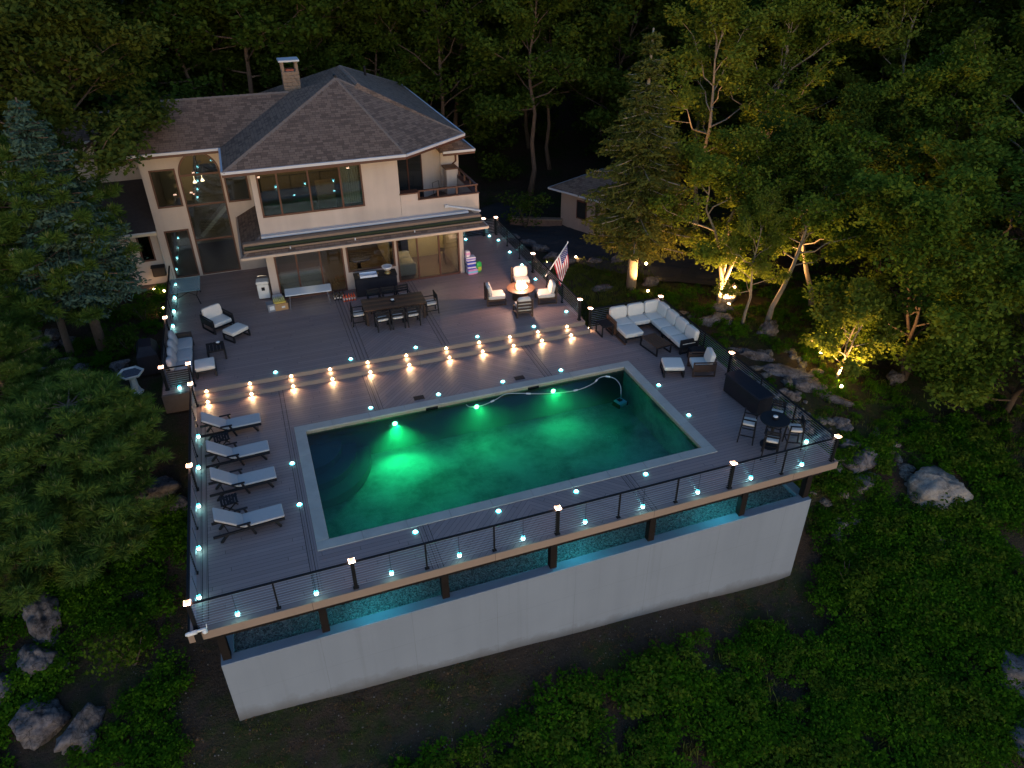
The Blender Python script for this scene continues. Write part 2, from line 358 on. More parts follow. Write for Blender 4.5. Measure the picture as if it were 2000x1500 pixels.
# driveway sheet laid over the terrain
M_asph = mat('asphalt', (0.042, 0.040, 0.042), 0.95, 0.25, 8, bump=0.4, bscale=60, spec=0.08)
drive_c = [(12.2,27.5),(14.2,23.8),(15.9,20.4),(17.2,17.6),(18.9,15.4),(21.4,13.6),(24.5,12.6)]; drive_w = [3.2,2.9,2.6,2.2,1.9,1.7,1.6]
vs = []; fs = []
dc = []
for i in range(len(drive_c)-1):
    for k in range(8): q = k/8; dc.append((drive_c[i][0]*(1-q)+drive_c[i+1][0]*q, drive_c[i][1]*(1-q)+drive_c[i+1][1]*q, drive_w[i]*(1-q)+drive_w[i+1]*q))
for i, (x, y, w) in enumerate(dc):
    a = dc[max(i-1, 0)]; b = dc[min(i+1, len(dc)-1)]; d = Vector((b[0]-a[0], b[1]-a[1])).normalized(); nx_, ny_ = -d.y, d.x
    for k in range(9):
        o = (k/8*2-1)*w; X, Y = x+nx_*o, y+ny_*o; vs.append((X, Y, hgt(X, Y)+0.10))
for i in range(len(dc)-1):
    for k in range(8): fs.append((i*9+k, i*9+k+1, (i+1)*9+k+1, (i+1)*9+k))
drive = struct('driveway', MB().add(vs, fs), M_asph, 'dark asphalt driveway curving between the deck and the shed')

# ================================================================ POOL AND DECK
PW, PD, CW = 12.05, 5.5, 0.35         # pool opening, coping width; the origin is the pool's near left corner
ZU = 0.36                              # upper deck level
DX0, DX1, DY0, DYS = -3.62, 15.62, -2.10, 8.42   # lower deck; first riser
def sheet(name, rects, z, th, m, parent):
    mb = MB()
    for (a, b, c_, d) in rects: mb.box(a, b, c_, d, z-th, z)
    return part(name, mb, m, parent)
deck = bpy.data.objects.new('lower_deck', None); COL.objects.link(deck); tag(deck, 'mauve composite pool deck around the pool', None, None, 'structure')
o0, o1 = -CW-0.002, PW+CW+0.002; p0, p1 = -CW-0.002, PD+CW+0.002
C1, C2 = 2.60, 9.05                     # inlay strips that frame the chevron field
sheet('board_field', [(DX0+.30, o0-.0, DY0, DY0+.30), (DX0+.44, -0.62, DY0+.30, DYS), (o1+.0, DX1, DY0, 8.86), (-0.62, C1-.15, p1, DYS), (C2+.15, o1, p1, DYS),
      (o0, C1-.15, DY0, p0), (C2+.15, o1, DY0, p0), (11.95, o1, DYS, 8.86)], 0, .03, M_deck, deck)
sheet('chevron_field', [(C1+.15, C2-.15, p1, DYS), (C1+.15, C2-.15, DY0, p0)], 0, .03, M_chev, deck)
sheet('border_field', [(DX0, DX0+.30, DY0, DYS), (-0.62, o0, DY0+.30, p1)], 0, .03, M_decky, deck)
sheet('border_field', [(DX0+.30, DX0+.44, DY0+.30, DYS)], 0.0, .03, M_decky, deck)
for cx in (C1, C2):
    for (ya, yb) in ((p1, DYS), (DY0, p0)):
        for k in (-1, 1): sheet('inlay_board', [(cx+k*.074-.07, cx+k*.074+.07, ya, yb)], 0.001, .031, M_decky, deck)
# dark joint lines of the borders (real grooves would be 5 mm: thin dark strips set proud by a hair)
jm = MB()
for x in (DX0+.30, DX0+.44, -0.62, -0.485): jm.box(x-.007, x+.007, DY0+.3, DYS, 0.0, 0.003)
for cx in (C1, C2):
    for k in (-1, 0, 1):
        for (ya, yb) in ((p1, DYS), (DY0, p0)): jm.box(cx+k*.147-.007, cx+k*.147+.007, ya, yb, 0.001, 0.004)
tag(part('board_joints', jm, mat('joint_dark', (0.01, 0.01, 0.01), 0.9), deck), kind='stuff')
fm = MB().box(DX0-.05, DX1+.05, DY0-.035, DY0-.002, -.25, .012); part('fascia_board', fm, M_fascia, deck)
part('fascia_board', MB().box(DX0-.05, DX0-.002, DY0, DYS+.3, -.25, .012), M_black, deck)
part('fascia_board', MB().box(DX1+.002, DX1+.05, DY0, 8.9, -.25, .012), M_fascia, deck)
part('fascia_board', MB().box(11.95, DX1+.05, 8.862, 8.90, -.25, .012), M_fascia, deck)
jo = MB()
for y in np.arange(DY0+.25, -.6, .42): jo.box(DX0, DX1, y, y+.045, -.24, -.035)
for x in (DX0+.12, DX1-.12): jo.box(x-.03, x+.03, DY0, 8.7, -.24, -.035)
part('joist', jo, M_dwood, deck)
part('beam', MB().box(DX0+.4, DX1-.4, -2.03, -1.88, -.44, -.25), mat('stained_post', (.016, .013, .012), .8, .3, spec=.08), deck)
for x in (-3.0, -.52, 2.75, 5.95, 9.12, 12.33, 14.75):
    part('support_post', MB().cbox(x, -1.98, -1.235, .2, .2, .99), mat('stained_post', (.016, .013, .012), .8, .3, spec=.08), deck)
# steps and upper deck
steps = bpy.data.objects.new('deck_steps', None); COL.objects.link(steps); tag(steps, 'two long lit steps between the pool deck and the upper deck', None, None, 'structure')
UY0 = 8.86; UX0, UX1 = -4.52, 11.93
part('riser', MB().box(DX0+.02, UX1, DYS, DYS+.025, 0, .155), M_riser, steps)
part('tread_nosing', MB().box(DX0+.02, UX1, DYS-.02, DYS+.10, .156, .18), M_riser, steps)
part('tread', MB().box(DX0+.02, UX1, DYS+.101, UY0, .15, .18), M_deck, steps)
part('tread_end', MB().box(UX1, UX1+.03, DYS-.02, UY0+.3, 0, .181), M_riser, steps)
part('riser', MB().box(DX0+.02, UX1, UY0, UY0+.025, .181, ZU-.026), M_riser, steps)
part('tread_nosing', MB().box(DX0+.02, UX1, UY0-.02, UY0+.10, ZU-.025, ZU+.001), M_riser, steps)
udeck = bpy.data.objects.new('upper_deck', None); COL.objects.link(udeck); tag(udeck, 'mauve composite upper deck in front of the house', None, None, 'structure')
S1, S2 = 2.62, 5.92
sheet('board_field', [(UX0, S1-.22, UY0+.101, 19.6), (S2+.15, UX1, UY0+.101, 19.9)], ZU, .03, M_deck, udeck)
sheet('chevron_field', [(S1+.22, S2-.15, UY0+.101, 15.5)], ZU, .03, M_chev2, udeck)
for cx, kk in ((S1, (-1, 0, 1)), (S2, (-.5, .5))):
    for k in kk: sheet('inlay_board', [(cx+k*.147-.07, cx+k*.147+.07, UY0+.101, 15.5)], ZU+.001, .031, M_decky, udeck)
jm = MB()
for x in (S1-.22, S1-.0735, S1+.0735, S1+.22, S2-.147, S2, S2+.147): jm.box(x-.007, x+.007, UY0+.101, 15.5, ZU+.001, ZU+.004)
tag(part('board_joints', jm, MATS['joint_dark'], udeck), kind='stuff')
for (a, b, c_, d) in ((UX0-.03, DX0+.02, UY0-.02, UY0+.10), (UX0-.03, UX0-.001, UY0+.10, 19.6), (UX1+.001, UX1+.03, UY0+.30, 19.9)):
    part('fascia_board', MB().box(a, b, c_, d, -.35, ZU+.006), mat('dark_stained_fascia', (.10, .07, .055), .6, .25), udeck)

# pool shell
pool = bpy.data.objects.new('swimming_pool', None); COL.objects.link(pool); tag(pool, 'rectangular swimming pool glowing green at dusk', 'pool')
m, t, p = newmat('pool_plaster')
co = t.co(); a = t.noise(co, 0.55, 5, 0.62); b = t.noise(co, 2.4, 5, 0.7)
k = t.ramp(t.m('ADD', t.m('MULTIPLY', a, 0.75), t.m('MULTIPLY', b, 0.3)), [(0.38, 0.0), (0.62, 1.0)])
t.put(p.inputs['Base Color'], t.mix(k, (0.06, 0.09, 0.10), (0.52, 0.56, 0.52))); p.inputs['Roughness'].default_value = 0.9
M_plaster = m
M_pshade = mat('shaded_pool_plaster', (.075, .095, .11), .9, .3, 2.0)  # dark plaster copy: shade of unlit walls and steps put into the colour
DEP = -1.55
bs = MB()
bs.add([(0, 0, DEP), (PW, 0, DEP), (PW, PD, DEP), (0, PD, DEP)], [(0, 1, 2, 3)]); part('pool_floor', bs, M_plaster, pool)
part('pool_wall', MB().box(-.2, 0, -.2, PD+.2, DEP-.2, -.03), M_pshade, pool); part('pool_wall', MB().box(PW, PW+.2, -.2, PD+.2, DEP-.2, -.03), M_plaster, pool)
part('pool_wall', MB().box(0, PW, -.2, 0, DEP-.2, -.03), M_plaster, pool); part('pool_wall', MB().box(0, PW, PD, PD+.2, DEP-.2, -.03), M_pshade, pool)
M_tile = mat('waterline_tile', (0.34, 0.29, 0.20), 0.5, 0.5, 30)
part('waterline_tile', MB().box(.002, PW-.002, PD-.018, PD-.002, -.19, -.032), M_tile, pool)
part('waterline_tile', MB().box(PW-.018, PW-.002, .002, PD-.02, -.19, -.032), M_tile, pool)
part('waterline_tile', MB().box(.002, .018, .002, PD-.02, -.19, -.032), M_tile, pool)
for k, (r, z) in enumerate(((1.95, -1.15), (1.5, -.9), (1.05, -.65))):
    vs = [(0.003, PD-.003, z)]; nseg = 18
    for i in range(nseg+1): th = -PI/2*i/nseg; vs.append((.003+r*1.05*math.cos(th), PD-.003+r*1.25*math.sin(th), z))
    n_ = len(vs); vs += [(x, y, z-.32) for (x, y, z) in vs]
    fs = [tuple(range(n_))]+[(i, n_+i, n_+i+1, i+1) for i in range(1, n_-1)]
    part('entry_step', MB().add(vs, [tuple(reversed(f)) for f in fs]), M_pshade, pool)
M_cop = stucco('coping_stone', (0.43, 0.395, 0.34), 0.2)
def stone(x0, x1, y0, y1): part('coping_stone', MB().box(x0+.003, x1-.003, y0+.003, y1-.003, -.05, .022+random.uniform(-.002, .002), .008), M_cop, pool)
nst = 10
for k in range(nst):
    xa, xb = -CW+(PW+2*CW)*k/nst, -CW+(PW+2*CW)*(k+1)/nst
    stone(xa, xb, -CW, 0.02); stone(xa, xb, PD-.02, PD+CW)
for k in range(4): ya, yb = .02+(PD-.04)*k/4, .02+(PD-.04)*(k+1)/4; stone(-CW, .02, ya, yb); stone(PW-.02, PW+CW, ya, yb)
part('grout_bed', MB().box(-CW+.02, 0, -CW+.02, PD+CW-.02, -.06, .006).box(PW, PW+CW-.02, -CW+.02, PD+CW-.02, -.06, .006).box(0, PW, -CW+.02, 0, -.06, .006).box(0, PW, PD, PD+CW-.02, -.06, .006), mat('grout', (.2, .19, .18), .9), pool)
# water surface: slightly rippled, tinted, fresnel reflection
m, t, p = newmat('pool_water'); t.N.remove(p)
tr = t.n('BsdfTransparent'); t.put(tr.inputs[0], (0.40, 0.84, 0.80)); gl = t.n('BsdfGlossy'); gl.inputs['Roughness'].default_value = 0.03
fr = t.n('Fresnel'); fr.inputs[0].default_value = 1.33; mx = t.n('MixShader'); nb = t.bump(t.noise(t.co(), 3.2, 4, 0.55), 0.22, 0.06)
t.L.new(nb, fr.inputs['Normal']); t.L.new(nb, gl.inputs['Normal']); t.L.new(fr.outputs[0], mx.inputs[0]); t.L.new(tr.outputs[0], mx.inputs[1]); t.L.new(gl.outputs[0], mx.inputs[2])
t.L.new(mx.outputs[0], t.N['Material Output'].inputs[0])
water = part('pool_water', MB().add([(.001, .001, -.13), (PW-.001, .001, -.13), (PW-.001, PD-.001, -.13), (.001, PD-.001, -.13)], [(0, 1, 2, 3)]), m, None); tag(water, 'green lit water filling the swimming pool', None, None, 'structure')
mv = bpy.data.materials.new('murky_pool_water'); mv.use_nodes = True; tv = NT(mv); tv.N.remove(tv.N['Principled BSDF']); pv = tv.n('VolumePrincipled'); tv.put(pv.inputs['Color'], (.62, .95, .80)); pv.inputs['Density'].default_value = .16; pv.inputs['Anisotropy'].default_value = .35; tv.L.new(pv.outputs[0], tv.N['Material Output'].inputs['Volume'])
mw_ = part('pool_water', MB().box(.02, PW-.02, .004, PD-.02, DEP+.004, -.135), mv, None); tag(mw_, 'slightly cloudy body of the pool water', None, None, 'structure')
M_plight = emit('pool_light_glow', (0.30, 1.0, 0.45), 22.0)
for k, x in enumerate((3.03, 6.05, 9.08)):
    L = thing('pool_light', '%s round green light in the far wall of the pool' % ('leftmost', 'middle', 'rightmost')[k], 'pool light', (x, PD-.03, -.42), 0, 'green underwater pool lights')
    part('lens', MB().lathe([(.02, -.03), (.09, -.02), (.09, 0.0), (.05, .02)], 16).xf(Matrix.Rotation(PI/2, 4, 'X')), M_plight, L, True)
    part('lens_ring', MB().lathe([(.092, -.02), (.115, -.02), (.115, .006), (.092, .006)], 16).xf(Matrix.Rotation(PI/2, 4, 'X')), M_chrome, L, True)
    lamp('SPOT', (0, -.07, 0), (0.02, 1.0, 0.30), 340 if k == 0 else 125, L, .05, aim=(-.1, -2.0, -.95 if k == 0 else -.2), cone=120 if k == 0 else 165, blend=.9)
for x in (4.1, 7.98):
    part('skimmer_mouth', MB().box(x-.02+.1, x+.42+.1, PD-.03, PD-.019, -.17, -.05), M_black, pool)
    s_ = part('skimmer_lid', MB().box(-.19, .19, -.13, .13, 0.002, .014, .004), M_char, None, loc=(x, 6.15, 0)); tag(s_, 'dark square skimmer lid in the deck, %s of the two' % ('left' if x < 5 else 'right'), 'skimmer lid', 'skimmer lids behind the pool')
part('main_drain', MB().lathe([(.05, 0), (.05, .02), (.03, .03)], 18, (10.5, 3.45)).xf(Matrix.Translation((0, 0, DEP))).tube([(10.5+.3*math.cos(a), 3.45+.3*math.sin(a), DEP+.012) for a in np.linspace(0, 2*PI, 25)], .012, 5), M_white, pool)

# retaining wall under the deck
rwall = thing('retaining_wall', 'long pale grey rendered retaining wall below the deck', 'wall')
part('wall', MB().box(-3.16, 14.89, -2.22, -1.90, -6.6, -1.24, .012), M_wall, rwall)
part('wall', MB().box(-3.16, -2.84, -1.897, 8.4, -5.5, -1.24, .012), M_wall, rwall); part('wall', MB().box(14.57, 14.89, -1.897, 8.4, -6, -1.24, .012), M_wall, rwall)
m, t, p = newmat('drain_gravel')
vo = t.n('TexVoronoi'); vo.inputs['Scale'].default_value = 30; t.L.new(t.co(), vo.inputs['Vector']); sp_ = t.n('SeparateColor'); t.L.new(vo.outputs['Color'], sp_.inputs[0])
t.put(p.inputs['Base Color'], t.mix(sp_.outputs[0], (0.06, 0.06, 0.06), (0.34, 0.33, 0.31))); p.inputs['Roughness'].default_value = 0.9
t.L.new(t.bump(t.m('SUBTRACT', 1.0, vo.outputs['Distance']), 1.0, 0.04), p.inputs['Normal'])
gvn = []; rg = np.random.default_rng(3)
gx_ = np.arange(-2.84, 14.58, .04); gy_ = np.arange(-1.9, -.6, .04); XX, YY = np.meshgrid(gx_, gy_); ZZ = -1.37+rg.uniform(-.016, .02, XX.shape)
i2 = np.arange(XX.size).reshape(XX.shape); q2 = np.stack([i2[:-1, :-1], i2[:-1, 1:], i2[1:, 1:], i2[1:, :-1]], -1).reshape(-1, 4)
gr = part('gravel', npmesh('gravel', np.stack([XX.ravel(), YY.ravel(), ZZ.ravel()], -1), q2, m), m, None); tag(gr, 'grey gravel bed behind the top of the retaining wall', 'gravel', None, 'stuff')
part('inner_wall', MB().box(-2.83, 14.56, -.3, -.21, -1.6, -.27), mat('dark_earth', (.03, .027, .025), .95), rwall)
# under-deck cyan lamps, fixed to the beam
CY = (0.06, 0.80, 1.0)
M_cyan = emit('cyan_lamp_glow', (0.06, 0.80, 1.0), 5.0); M_core = emit('white_lamp_core', (0.42, 1.0, 1.0), 13.0)
for k, x in enumerate((.85, 6.75, 11.6)):
    L = thing('under_deck_lamp', '%s cyan lamp hidden under the front edge of the deck' % ('left', 'middle', 'right')[k], 'lamp', (x, -1.80, -.30), 0, 'cyan lamps under the deck')
    part('housing', MB().cbox(0, 0, 0, .12, .08, .05), M_black, L); part('lens', MB().cbox(0, 0, -.02, .09, .06, .02), M_cyan, L)
    lamp('POINT', (0, 0, -.06), CY, 32, L, .05)

# ================================================================ RAILINGS
M_cap = emit('warm_cap_glow', (1.0, 0.58, 0.40), 16.0)
M_lid = emit('warm_cap_lid', (1.0, .50, .28), 1.6)
def railing(label, p, q, z, posts, bals, ncab=10, caps=None, H=.93, capsel=None):
    """cable railing from p to q; posts and bals are distances along it"""
    p = Vector((*p, 0)); q = Vector((*q, 0)); d = q-p; Lh = d.length; ang = math.atan2(d.y, d.x)
    T = thing('cable_railing', label, 'railing', (p.x, p.y, z), ang)
    part('top_rail', MB().box(0, Lh, -.035, .035, H-.035, H, .008), M_black, T)
    for s in posts:
        P_ = part('post', MB().cbox(s, 0, 0, .095, .095, H+.01, .006).cbox(s, 0, 0, .15, .15, .06, .015), M_black, T)
        if capsel is None or s in capsel:
            part('light_cap', MB().lathe([(.075, H+.01), (.105, H+.018), (.11, H+.045), (.085, H+.065)], 4, (s, 0), PI/4), M_cap, P_)
            part('cap_lid', MB().lathe([(.085, H+.066), (.05, H+.08), (.004, H+.088)], 4, (s, 0), PI/4), M_lid, P_)
    for s in bals:
        part('baluster', MB().cbox(s, 0, 0, .042, .042, H-.036).cbox(s, 0, 0, .12, .10, .035, .008), M_black, T)
    c0 = MB().tube([(0, 0, 0), (Lh, 0, 0)], .0055, 5, False).mesh('cable', M_cable)
    for k in range(ncab): part('cable', c0, M_cable, T, loc=(0, 0, .085+k*(H-.16)/(ncab-1)))
    return T
xs = [-3.46, .42, 6.06, 11.70, 15.50]
railing('front cable railing over the retaining wall, longest of all', (-3.46, -2.0), (15.50, -2.0), 0, [x+3.46 for x in xs], [x+3.46 for x in (-1.52, 2.31, 4.20, 7.97, 9.85, 13.6)])
railing('left cable railing behind the four loungers', (-3.46, -1.9), (-3.46, 8.38), 0, [5.43, 10.28], [1.85, 3.65, 7.2, 9.0])
railing('right cable railing behind the bar table and sectional sofa', (15.48, -1.9), (15.42, 8.78), 0, [5.5, 10.68], [1.83, 3.66, 7.25, 8.95])
railing('short cable railing behind the back of the sectional sofa', (12.12, 8.80), (15.33, 8.80), 0, [0.0], [1.65])
railing('cable railing along the right edge of the upper deck, flag on it', (11.74, 9.05), (11.72, 19.7), ZU, [0, 5.3, 10.65], [1.8, 3.55, 7.1, 8.9])
railing('back cable railing at the far end of the upper deck', (8.9, 19.75), (11.62, 19.75), ZU, [2.15], [.9])
railing('cable railing at the left edge of the upper deck behind the sofa', (-4.36, 9.28), (-4.36, 19.0), ZU, [0, 4.1], [2.05, 6.2, 8.2], capsel=[0, 4.1])
railing('short cable railing at the top of the steps beside the ottoman', (-4.28, 9.22), (-3.46, 9.22), ZU, [.82], [])
# sloping stair rail
T = thing('stair_handrail', 'short sloping black stair rail at the left end of the steps', 'handrail', (-3.46, 8.4, 0), 0)
part('top_rail', MB().bar((0, 0, .92), (0, .80, 1.27), .05, .05), M_black, T)
for k in range(8): part('cable', MB().tube([(0, .03, .12+k*.1), (0, .78, .47+k*.1)], .0055, 5, False), M_cable, T)

# string lights hanging from the rails: a thin cord and a glowing bulb
bulbmesh = MB().lathe([(.012, .075), (.03, .055), (.055, .015), (.058, -.02), (.04, -.058), (.008, -.07)], 12).mesh('bulb', M_cyan, True)
coremesh = MB().lathe([(.01, .055), (.04, .035), (.052, .0), (.042, -.035), (.01, -.058)], 12).mesh('bulb_core', M_core, True)
M_cord = mat('thin_black_cord', (.01, .01, .01), .6)
def string_bulb(label, grp, x, y, z, ztop, light=0.9):
    T = thing('string_light', label, 'string light', (x, y, z), 0, grp)
    part('cord', MB().tube([(0, 0, .07), (0, 0, ztop-z)], .006, 5, False), M_cord, T); part('socket', MB().cbox(0, 0, .055, .04, .04, .05), M_black, T)
    b = part('bulb', coremesh, M_core, T)
    ring = part('halo_ring', halomesh, M_cyan, T)
    return T
halomesh = MB().lathe([(.02, .10), (.042, .07), (.048, .052), (.03, .046)], 14).mesh('halo_ring', M_cyan, True)  # glowing ring imitates the cyan halo round the bulb
fx = [-2.47, -.57, 1.36, 3.2, 5.02, 6.89, 8.72, 10.55, 12.41, 14.28]
for k, x in enumerate(fx): string_bulb('%s cyan bulb from the left hanging on the front railing' % ORD[k], 'cyan bulbs on the front railing', x, -2.05, .22, .90)
for k, y in enumerate((-1.06, .77, 2.6, 4.51, 6.25)): string_bulb('%s cyan bulb from the front on the left railing' % ORD[k], 'cyan bulbs on the left railing', -3.38, y, .12, .90)
for k, y in enumerate((14.3, 15.75, 17.2, 18.7)): string_bulb('%s cyan bulb from the front at the left upper deck edge' % ORD[k], 'cyan bulbs on the upper left edge', -4.28, y, ZU+.10, ZU+.9)
string_bulb('cyan bulb under the short railing at the top left step end', 'cyan bulbs on the upper left edge', -3.95, 9.18, .42, ZU+.85)
string_bulb('cyan bulb at the foot of the railing behind the bar table', 'cyan bulbs on the right railing', 15.35, -.98, .08, .9)
# cyan puck lights let into the deck
puck = MB().lathe([(.05, .004), (.054, .014), (.05, .032), (.035, .048), (.012, .055)], 16).mesh('lens', M_core, True)
puck_halo = MB().lathe([(.055, .003), (.078, .004), (.074, .012), (.055, .016)], 16).mesh('lens_ring', M_cyan, True)  # cyan glow ring imitates the halo round the white lens
def deck_light(label, grp, x, y, z):
    T = thing('deck_light', label, 'deck light', (x, y, z), 0, grp); part('lens', puck, M_core, T); part('lens_ring', puck_halo, M_cyan, T)
for k, x in enumerate((2.34, 4.82, 7.30, 9.66)):
    deck_light('%s cyan puck light from the left behind the pool' % ORD[k], 'cyan puck lights behind the pool', x, 6.11, 0)
    deck_light('%s cyan puck light from the left in front of the pool' % ORD[k], 'cyan puck lights in front of the pool', x, -.55, 0)
for k, y in enumerate((3.85, 1.77)):
    deck_light('%s cyan puck light on the left side of the pool' % ('far', 'near')[k], 'cyan puck lights beside the pool', -.6, y, 0)
    deck_light('%s cyan puck light on the right side of the pool' % ('far', 'near')[k], 'cyan puck lights beside the pool', 12.62, y, 0)
for k, x in enumerate((-.61, 2.19, 4.74, 7.29, 9.74)): deck_light('%s cyan puck light from the left along the upper deck front' % ORD[k], 'cyan puck lights of the upper deck', x, 9.16, ZU)
for k, (x, y) in enumerate(((11.55, 9.95), (11.55, 11.8), (11.55, 13.55), (11.55, 15.35), (11.55, 17.1), (11.55, 18.85), (11.3, 19.6), (9.98, 19.6))):
    deck_light('%s cyan puck light from the front on the upper deck\'s right edge' % ORD[k], 'cyan puck lights of the upper deck', x, y, ZU)
# warm step lights
M_warm = emit('warm_step_glow', (1.0, 0.66, 0.34), 26.0)
stepm = MB().lathe([(.01, .03), (.05, .02), (.05, -.02), (.01, -.03)], 10).xf(Matrix.Rotation(PI/2, 4, 'X') @ Matrix.Scale(.6, 4, (0, 0, 1))).mesh('lens', M_warm, True)
hood = MB().box(-.06, .06, -.03, 0.0, .022, .036).mesh('hood', M_black)
def step_light(label, grp, x, y, z, e):
    T = thing('step_light', label, 'step light', (x, y, z), 0, grp); part('lens', stepm, M_warm, T, loc=(0, -.012, 0)); part('hood', hood, M_black, T)
    lamp('SPOT', (0, -.05, 0.0), (1.0, .62, .30), e, T, .02, aim=(0, -.5, -.22), cone=155, blend=.8)
for k, x in enumerate((-3.07, -1.57, -.09, 1.34, 2.77, 4.28, 5.89, 7.26, 8.57, 9.80, 11.10)):
    step_light('%s warm light from the left in the upper riser' % ORD[k], 'warm lights of the upper riser', x, UY0-.002, .275, 7.0)
    step_light('%s warm light from the left in the lower riser' % ORD[k], 'warm lights of the lower riser', x, DYS-.002, .095, 30.0)
T = thing('step_light', 'single warm light at the right end of the steps', 'step light', (UX1+.035, 8.62, .12), PI/2, 'warm lights of the lower riser')
part('lens', stepm, M_warm, T, loc=(0, -.012, 0)); part('hood', hood, M_black, T); lamp('SPOT', (0, -.05, 0), (1.0, .62, .30), 4, T, .02, aim=(0, -.5, -.42), cone=150, blend=.8)
# ================================================================ HOUSE
house = thing('house', 'two storey pink beige stucco house with brown hip roofs', 'house')
EZ = 6.4
def wallx(y, x0, x1, z0, z1, holes, th=.25, name='wall', m=None):
    """wall in the plane y (front face) pierced by holes (xa,xb,za,zb), cut into boxes"""
    xs_ = sorted({x0, x1, *[h[0] for h in holes], *[h[1] for h in holes]}); mb = MB()
    for a, b in zip(xs_[:-1], xs_[1:]):
        cuts = sorted([(h[2], h[3]) for h in holes if h[0] <= a+1e-6 and h[1] >= b-1e-6]); z = z0
        for (c, d) in cuts:
            if c > z+1e-4: mb.box(a, b, y, y+th, z, c)
            z = max(z, d)
        if z < z1-1e-4: mb.box(a, b, y, y+th, z, z1)
    return part(name, mb, m or M_stucco, house)
def window(parent, xa, xb, za, zb, y, mull=(), rails=(), fw=.07, name='window', glassm=None):
    """brown framed window set in plane y; mull are x positions of mullions"""
    f = MB(); yo, yi = y-.03, y+.09
    f.box(xa, xa+fw, yo, yi, za, zb).box(xb-fw, xb, yo, yi, za, zb).box(xa+fw, xb-fw, yo, yi, za, za+fw).box(xa+fw, xb-fw, yo, yi, zb-fw, zb)
    for x in mull: f.box(x-fw/2, x+fw/2, yo+.005, yi, za+fw, zb-fw)
    W = part(name, f, M_trim, parent)
    xs_ = [xa+fw]+[m_+s*fw/2 for m_ in mull for s in (-1, 1)]+[xb-fw]
    for k in range(0, len(xs_), 2):
        part('pane', MB().box(xs_[k], xs_[k+1], y+.03, y+.036, za+fw, zb-fw), glassm or M_glass, W)
    for (x0, x1, z) in rails: part('rail', MB().box(x0, x1, yo+.008, yi-.01, z-.04, z+.04), M_trim, W)
    return W
Yf = 15.5
wallx(Yf, -.15, 8.68, .30, 3.0, [(.17, 3.12, .36, 2.62), (3.25, 5.42, 1.2, 2.62), (5.52, 8.48, .36, 2.62)])
window(house, .17, 3.12, .36, 2.62, Yf, (1.09, 2.10), name='sliding_door'); window(house, 3.25, 5.42, 1.2, 2.62, Yf)
window(house, 5.52, 8.48, .36, 2.62, Yf, (6.48, 7.50), name='sliding_door')
wallx(Yf, -.15, 5.9, 3.002, 6.34, [(.07, 4.34, 4.15, 6.0)])
window(house, .07, 4.34, 4.15, 6.0, Yf, (.87, 2.12, 3.42))
part('wall', MB().box(-.15, .10, Yf+.252, 19.6, .3, 6.34), M_stucco, house)
part('wall', MB().box(8.43, 8.68, Yf+.252, 26, .3, 3.0), M_stucco, house)
Yl = 19.6
wallx(Yl, -4.56, -.152, .3, 6.34, [(-4.25, -3.18, 3.76, 5.46), (-4.28, -3.22, .40, 2.71), (-3.08, -1.34, .40, 5.15), (-1.25, -.25, 3.7, 4.97)])
window(house, -4.25, -3.18, 3.76, 5.46, Yl); window(house, -4.28, -3.22, .40, 2.71, Yl, name='door'); window(house, -1.25, -.25, 3.7, 4.97, Yl)
window(house, -3.08, -1.34, .40, 5.15, Yl, rails=((-3.0, -1.42, 3.75), (-3.0, -1.42, 2.1), (-3.0, -1.42, 5.10)))
# arched head of the tall window: trim arch proud of the wall with its own pane
ar = MB(); cx = -2.21; rw = .87; n = 20
pts = [(cx+rw*math.cos(PI-PI*i/n), 5.15+.95*math.sin(PI-PI*i/n)) for i in range(n+1)]; inn = [(cx+(rw-.075)*math.cos(PI-PI*i/n), 5.15+.875*math.sin(PI-PI*i/n)) for i in range(n+1)]
vs = [(x, Yl-.03, z) for x, z in pts]+[(x, Yl-.03, z) for x, z in inn]+[(x, Yl-.002, z) for x, z in pts]; k = n+1
ar.add(vs, [(i, k+i, k+i+1, i+1) for i in range(n)]+[(2*k+i, i, i+1, 2*k+i+1) for i in range(n)])
A = part('arched_head', ar, M_trim, house)
dark_in = mat('dark_interior', (0.03, 0.028, 0.026), 0.9)  # near-black colour stands in for unlit rooms behind the glass
part('pane', MB().add([(x, Yl-.012, z) for x, z in inn]+[(cx, Yl-.012, 5.15)], [(i+1, i, n+1) for i in range(n)]), M_glass, A)
part('dark_room_sheet', MB().add([(x, Yl-.004, z) for x, z in inn]+[(cx, Yl-.004, 5.15)], [(i+1, i, n+1) for i in range(n)]), dark_in, A)  # dark sheet in place of the shaded room behind the arch
part('wall', MB().box(-4.56, -4.31, Yl+.252, 25, -.2, 6.34), M_stucco, house)
# rooms behind the glass
M_room = mat('room_wall', (0.42, 0.36, 0.28), 0.8); M_rfloor = mat('room_floor', (0.20, 0.15, 0.11), 0.5); M_yel = mat('yellow_room_wall', (0.62, 0.50, 0.28), 0.8)
part('room_floor', MB().box(.1, 8.42, Yf+.26, 21.5, .26, .35), M_rfloor, house); part('room_ceiling', MB().box(.1, 8.42, Yf+.26, 21.5, 2.75, 2.95), M_room, house)
part('room_wall', MB().box(.1, 8.42, 21.5, 21.6, .3, 2.8), M_room, house); part('room_wall', MB().box(6.62, 8.41, 18.2, 18.3, .36, 2.74), M_yel, house)
part('room_wall', MB().box(5.44, 5.50, 17.2, 21.4, .36, 2.74), M_yel, house)
part('room_floor', MB().box(.1, 5.88, Yf+.26, 21.5, 3.1, 3.3), M_rfloor, house); part('room_wall', MB().box(.1, 5.88, 20.8, 20.9, 3.3, 6.3), mat('darkened_room_wall', (.12, .10, .08), .8), house)  # upstairs wall colour darkened so the room looks unlit
